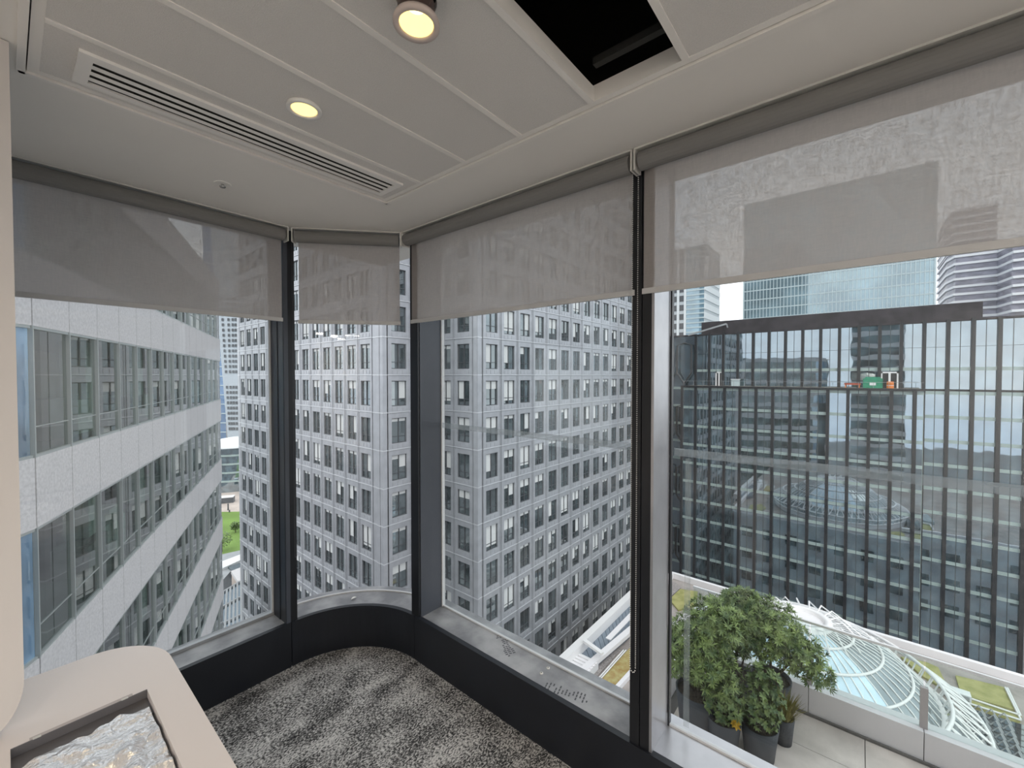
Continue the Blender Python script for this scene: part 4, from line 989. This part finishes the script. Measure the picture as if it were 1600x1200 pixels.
# dome
ap = at(1255, 965, 2, -24.9); DX, DY = ap.x, ap.y
dm = tag(empty('glass_dome', (DX, DY, RZ)), 'shallow glass dome with white radial ribs, oculus ring and lattice edge', 'dome')
DR, DH = 12.6, 8.0; SR = (DR * DR + DH * DH) / (2 * DH)
def dz(r): return math.sqrt(max(0, SR * SR - r * r)) - (SR - DH)
NR = 56; rings = [2.1, 4.3, 6.6, 8.8, 10.7]
for i in range(len(rings) - 1):
    r0, r1 = rings[i], rings[i + 1]; a = 2 * math.pi / NR
    for nm, mt in (('b', 'domeg'), ('g', 'domed')):
        pass
    b = MB(); e = .0
    sub = 3
    for s in range(sub):
        ra, rb_ = r0 + (r1 - r0) * s / sub, r0 + (r1 - r0) * (s + 1) / sub
        b.quad((ra, 0, dz(ra)), (rb_, 0, dz(rb_)), (rb_ * math.cos(a), rb_ * math.sin(a), dz(rb_)), (ra * math.cos(a), ra * math.sin(a), dz(ra)))
    mb, mg = b.mesh('dome_pane', 'domeg'), b.mesh('dome_pane', 'domed')
    for k in range(NR):
        ang = math.degrees(a * k) % 360
        blue = (215 < ang < 318 and i < 4) or (60 < ang < 118)
        inst('dome_pane', mb if blue else mg, dm, None, (0, 0, a * k))
rib = MB().tube([(r, 0, dz(r) + .08) for r in (2.1, 4, 6, 7.8, 9.4, 10.8)], .06, 5).mesh('rib', 'domew')
for k in range(NR): inst('rib', rib, dm, None, (0, 0, 2 * math.pi * k / NR))
def ring(nm, r, z, w, n=72): MB().tube([(r * math.cos(2 * math.pi * j / n), r * math.sin(2 * math.pi * j / n), z) for j in range(n + 1)], w, 6, cap=False).build(nm, 'domew', dm, True)
for r in rings[1:-1]: ring('ring', r, dz(r) + .12, .13)
ring('edge_ring', 10.9, dz(10.9) + .1, .28); ring('edge_ring', 11.4, dz(10.9) + 1.3, .16); ring('edge_ring', 13.1, .9, .22); ring('edge_ring', 13.9, 2.2, .16)
MB().lathe([(2.6, dz(2.4) - .1), (2.6, dz(2.4) + .5), (1.9, dz(2.4) + .5), (1.9, dz(2.4) - .1)], n=32).build('oculus_ring', 'domew', dm, True)
MB().lathe([(1.9, dz(2.4) + .1), (.01, dz(2.4) + .2)], n=32).build('oculus_cover', 'parapet', dm)
NL = 64; b = MB(); e2 = MB()
ls = []
for k in range(NL):
    a0 = 2 * math.pi * k / NL; a1 = 2 * math.pi * (k + .5) / NL; a2 = 2 * math.pi * (k + 1) / NL
    def pp(r, a, z): return (r * math.cos(a), r * math.sin(a), z)
    b.tube([pp(11.4, a0, dz(10.9) + 1.3), pp(13.9, a1, 2.2)], .09, 4); b.tube([pp(13.9, a1, 2.2), pp(11.4, a2, dz(10.9) + 1.3)], .09, 4)
    b.tube([pp(13.1, a1, .9), pp(13.9, a1, 2.2)], .07, 4); b.tube([pp(10.9, a0, dz(10.9) + .1), pp(11.4, a0, dz(10.9) + 1.3)], .07, 4)
stuff(b.build('lattice_truss', 'domew', dm))
MB().lathe([(11.0, dz(10.9) - .1), (13.1, .8)], n=64).build('gutter_skirt', 'domed', dm)
MB().lathe([(13.1, .9), (13.2, 0)], n=64).build('kerb', 'parapet', dm)
for k in range(18):
    a = 2 * math.pi * k / 18; MB().tube([(2.2 * math.cos(a), 2.2 * math.sin(a), dz(2.4) + .4), (3.4 * math.cos(a + .1), 3.4 * math.sin(a + .1), dz(2.4) + .8), (5.2 * math.cos(a), 5.2 * math.sin(a), dz(5.2) + .2)], .08, 4).build('crown_strut', 'domew', dm)

# roofs at the foot of the steel tower (seen under the middle window)
def rt(name, lab, cat, pts, m, z0=RZ, th=.3):
    P_ = [at(*c3p(*p), 2, z0 + th) for p in pts]; c = P_[0]; b = MB((c.x, c.y, z0)); b.prism([p.xy for p in P_], z0, z0 + th); return tag(b.build(name, m, None, loc=(c.x, c.y, z0)), lab, cat)
gr = tag(empty('glazed_roof_strip', (*at(*c3p(100, 800), 2, RZ).xy, RZ)), 'blue grey glazed roof strip with white edge beam at the foot of the steel tower', 'roof'); o = P(gr)
A = [at(*c3p(*p), 2, RZ + .8) for p in ((-300, 1075), (560, 232), (600, 470), (-180, 1140))]
n = 26
for k in range(n):
    t0, t1 = (k + .04) / n, (k + .96) / n; q = [A[0].lerp(A[1], t0), A[0].lerp(A[1], t1), A[3].lerp(A[2], t1), A[3].lerp(A[2], t0)]
    MB(o).prism([p.xy for p in q][::-1], RZ + .1, RZ + .8).build('roof_pane', mat('roof_pane_glass', (.22, .26, .31), .25, .3) if k == 0 else bpy.data.materials['roof_pane_glass'], gr)
b = MB(o); b.bar(A[0] + Vector((0, 0, .6)), A[1] + Vector((0, 0, .6)), .9, 1.2); b.build('edge_beam', 'domew', gr)
b = MB(o); b.bar(A[3] + Vector((0, 0, .2)), A[2] + Vector((0, 0, .2)), .8, .5); b.build('gutter', 'parapet', gr)
b = MB(o); b.bar(at(*c3p(70, 660), 2, RZ + 2.2), at(*c3p(225, 772), 2, RZ + 2.0), .5, .3); b.build('cross_brace', 'domew', gr)
rt('gravel_strip', 'brown gravel strip beside the orange sedum bed', 'gravel', ((60, 985), (330, 700), (385, 735), (120, 1030)), 'gravel', th=.15)
rt('sedum_bed', 'orange and yellow sedum bed at the foot of the steel tower', 'sedum', ((120, 1080), (460, 720), (560, 790), (230, 1160)), 'sedumo')
rt('roof_kerb', 'pale kerb along the orange sedum bed', 'kerb', ((225, 1160), (560, 795), (590, 812), (255, 1178)), 'parapet', th=.5)
rp = tag(empty('roof_rails', (*at(*c3p(300, 880), 2, RZ).xy, RZ)), 'pair of thin white rails between gravel and orange sedum', 'rail')
for dx in (0, 22): MB(P(rp)).tube([at(*c3p(100 + dx, 1085), 2, RZ + .5), at(*c3p(405 + dx, 740), 2, RZ + .5)], .07, 5).build('rail', 'domew', rp)
bx_ = at(*c3p(30, 925), 2, RZ); lv = tag(empty('louvred_box', (bx_.x, bx_.y, RZ)), 'white louvred plant box on the roof below the middle window', 'plant box')
MB().box(-1.6, 1.6, -1.9, 1.6, 0, 1.0).build('casing', 'whitep', lv)
for k in range(6): MB().box(-1.65, 1.65, -1.8 + k * .55, -1.5 + k * .55, 1.0, 1.15).build('slat', 'parapet', lv)

# ------------------------------------------------------------------ our terrace with planters
TZ = -2.95; BY = 6.885
te = struct(empty('terrace', (0, 4.5, TZ)), 'paved terrace below the right window'); o = P(te)
XL = -2.02
MB(o).box(XL - .25, 14, 1.80, BY + .3, TZ - 1.2, TZ - .03).build('bedding', 'tjoint', te)
tx, ty = 1.0, .62; k = 0
x = XL + .12
while x < 9:
    y = BY - .02
    while y > 2.4:
        k += 1; off = 0
        MB(o).box(x + .004, x + tx - .004, max(1.85, y - ty) + .004, y - .004, TZ - .03, TZ + R_.uniform(-.001, .001)).build('paving_slab', 'tpave' if R_.random() < .6 else 'tpave2', te)
        y -= ty
    x += tx
ba = tag(empty('balustrade', (0, BY, TZ)), 'glass balustrade on a white base along the terrace edge', 'balustrade'); o = P(ba)
bx = [-.49 - 1.124 * 2 + .7] + [-.49 + 1.124 * i for i in range(9)]
bx[0] = XL
for i in range(len(bx) - 1):
    MB(o).box(bx[i] + .004, bx[i + 1] - .004, BY, BY + .22, TZ, TZ + .37).build('base_panel', 'parapet', ba)
    MB(o).box(bx[i] + .008, bx[i + 1] - .008, BY + .09, BY + .105, TZ + .37, TZ + 1.21).build('glass_panel', 'bglass', ba)
for x in bx[1:]: MB(o).box(x - .035, x + .035, BY + .07, BY + .125, TZ + .36, TZ + .86).build('post', mat('post_metal', (.47, .43, .42), .5) if x == bx[1] else bpy.data.materials['post_metal'], ba)
MB(o).box(XL, bx[-1], BY + .08, BY + .115, TZ + 1.205, TZ + 1.235).build('handrail', 'domew', ba)
MB(o).box(XL, bx[-1], BY - .03, BY - .002, TZ, TZ + .03).build('drain_gap', 'tjoint', ba)
pw = tag(empty('side_parapet', (XL, 4, TZ)), 'low white side wall at the left end of the terrace', 'wall'); o = P(pw)
MB(o).box(XL - .22, XL - .004, 1.85, BY + .22, TZ, TZ + .37).build('wall_body', 'parapet', pw); MB(o).box(XL - .25, XL - .004, 1.85, BY + .22, TZ + .37, TZ + .41).build('coping', 'whitep', pw)

def pot(name, lab, pos, r, h, group=None):
    p = tag(empty(name, (pos[0], pos[1], TZ)), lab, 'plant', group)
    q = MB().lathe([(.0001, 0), (r * .78, 0), (r * .86, h * .4), (r, h), (r * .93, h), (r * .9, h - .07)], n=28).build('planter', 'pot', p, True)
    MB().lathe([(r * .91, h - .06), (r * .5, h - .045), (.0001, h - .04)], n=20).build('soil', 'soil', p, True)
    return p
def leafy(b, c, d, n, L, w, rr, droop=.2):
    d = d.normalized(); u = d.cross(Vector((0, 0, 1)));
    if u.length < .1: u = Vector((1, 0, 0))
    u.normalize(); v = d.cross(u)
    for i in range(n):
        t = 2 * math.pi * i / n + rr.uniform(-.3, .3); el = rr.uniform(.15, .75)
        dr = (u * math.cos(t) + v * math.sin(t)) * math.cos(el) + d * math.sin(el); dr.z -= droop * rr.random(); dr.normalize()
        s = dr.cross(d); 
        if s.length < .05: continue
        s.normalize(); l = L * rr.uniform(.7, 1.15); nn = s.cross(dr) * (w * .25)
        p1 = c + dr * l * .5
        b.add([c, p1 + s * w + nn, c + dr * l, p1 - s * w + nn, p1 - nn * .2], [(0, 1, 4), (1, 2, 4), (0, 4, 3), (4, 2, 3)])
def shrub(p, blobs, n, L, w, m, seed, trunks, nl=9):
    rr = random.Random(seed); b = MB()
    tot = sum(bl[3] * bl[4] * bl[5] for bl in blobs) ** (1)
    for bl in blobs:
        k = int(n * (bl[3] * bl[4] * bl[5]) / tot)
        for _ in range(k):
            v = Vector((rr.gauss(0, 1), rr.gauss(0, 1), rr.gauss(0, 1))).normalized(); s = rr.random() ** .33
            c = Vector((bl[0] + v.x * bl[3] * s, bl[1] + v.y * bl[4] * s, bl[2] + v.z * bl[5] * s))
            if c.z < .3: continue
            leafy(b, c, v + Vector((0, 0, .5)) + Vector((rr.uniform(-.4, .4), rr.uniform(-.4, .4), 0)), nl, L, w, rr)
    stuff(b.build('foliage', m, p))
    for tr in trunks: MB().tube(tr, [.018] * (len(tr) - 1) + [.006], 6).build('stem', 'bark', p, True)
pa = at(1090, 1142, 2, TZ); pb = at(1203, 1112, 2, TZ); pc = at(1148, 1106, 2, TZ)
q1 = pot('potted_shrub', 'tall bright green shrub in the big charcoal planter by the side wall', pa, .27, .55)
shrub(q1, [(-.02, .1, 1.05, .42, .40, .42), (.12, .2, 1.38, .36, .36, .30), (-.25, -.05, .98, .3, .3, .3), (.2, -.05, .92, .3, .3, .25)], 1050, .082, .0095, 'leaf1', 5, [[(0, 0, .5), (.02, .05, .9), (.05, .1, 1.3)], [(.04, 0, .5), (.2, 0, .8), (.25, -.05, 1.05)], [(-.04, 0, .5), (-.2, 0, .8), (-.25, 0, 1.05)]])
q2 = pot('potted_shrub', 'tall spreading green shrub in the planter beside the balustrade', pb, .25, .5)
shrub(q2, [(-.05, 0, 1.15, .46, .42, .40), (.32, -.05, .98, .32, .3, .26), (-.30, .1, 1.25, .35, .3, .3), (.5, -.1, .8, .2, .2, .2)], 1050, .080, .0095, 'leaf1', 9, [[(0, 0, .45), (0, 0, .9), (-.05, 0, 1.3)], [(.03, 0, .45), (.2, -.02, .75), (.5, -.08, .85)], [(-.03, 0, .45), (-.2, .05, .85), (-.3, .1, 1.3)]])
q3 = pot('potted_shrub', 'deep green shrub in the middle planter between the two tall shrubs', pc, .24, .5)
shrub(q3, [(0, 0, 1.2, .36, .36, .44), (.05, .05, 1.45, .25, .25, .22)], 700, .078, .0095, 'leaf2', 12, [[(0, 0, .45), (.02, .02, .9), (0, 0, 1.4)], [(.05, 0, .45), (.15, .05, 1.0)]])
pd = at(1130, 1168, 2, TZ); pe = at(1186, 1180, 2, TZ); pf = at(1223, 1158, 2, TZ)
q4 = pot('potted_bush', 'small leafy bush with a yellow leaf in a charcoal pot in front', pd, .20, .40)
shrub(q4, [(0, 0, .62, .24, .24, .26), (.0, .05, .85, .15, .15, .14)], 260, .062, .015, 'leaf2', 21, [[(0, 0, .36), (0, 0, .8)]], 6)
rr = random.Random(2); b = MB()
for _ in range(4): leafy(b, Vector((.14 + rr.uniform(-.03, .03), -.12, .46 + rr.uniform(-.03, .04))), Vector((.3, -.6, .5)), 5, .06, .014, rr)
b.build('yellow_leaves', 'leafy', q4)
q5 = pot('potted_bush', 'small dense green bush in the foremost charcoal pot', pe, .205, .40)
shrub(q5, [(0, 0, .66, .26, .25, .28), (.03, .05, .92, .2, .18, .18)], 320, .058, .015, 'leaf2', 33, [[(0, 0, .36), (0, 0, .85)]], 6)
q6 = pot('potted_grass', 'small olive grass tuft in the smallest charcoal pot', pf, .125, .33)
rr = random.Random(8); b = MB()
for _ in range(420):
    a = rr.uniform(0, 6.283); r0 = rr.uniform(0, .09); l = rr.uniform(.18, .36); lean = rr.uniform(.1, .75); c = Vector((r0 * math.cos(a), r0 * math.sin(a), .28)); dr = Vector((math.cos(a) * lean, math.sin(a) * lean, 1)).normalized(); s = Vector((-math.sin(a), math.cos(a), 0)) * .0045
    m = c + dr * l * .6; t = c + dr * l + Vector((math.cos(a), math.sin(a), -.4)) * .05 * lean
    b.add([c - s, c + s, m + s, m - s, t], [(0, 1, 2, 3), (3, 2, 4)])
stuff(b.build('blades', 'leaf3', q6))
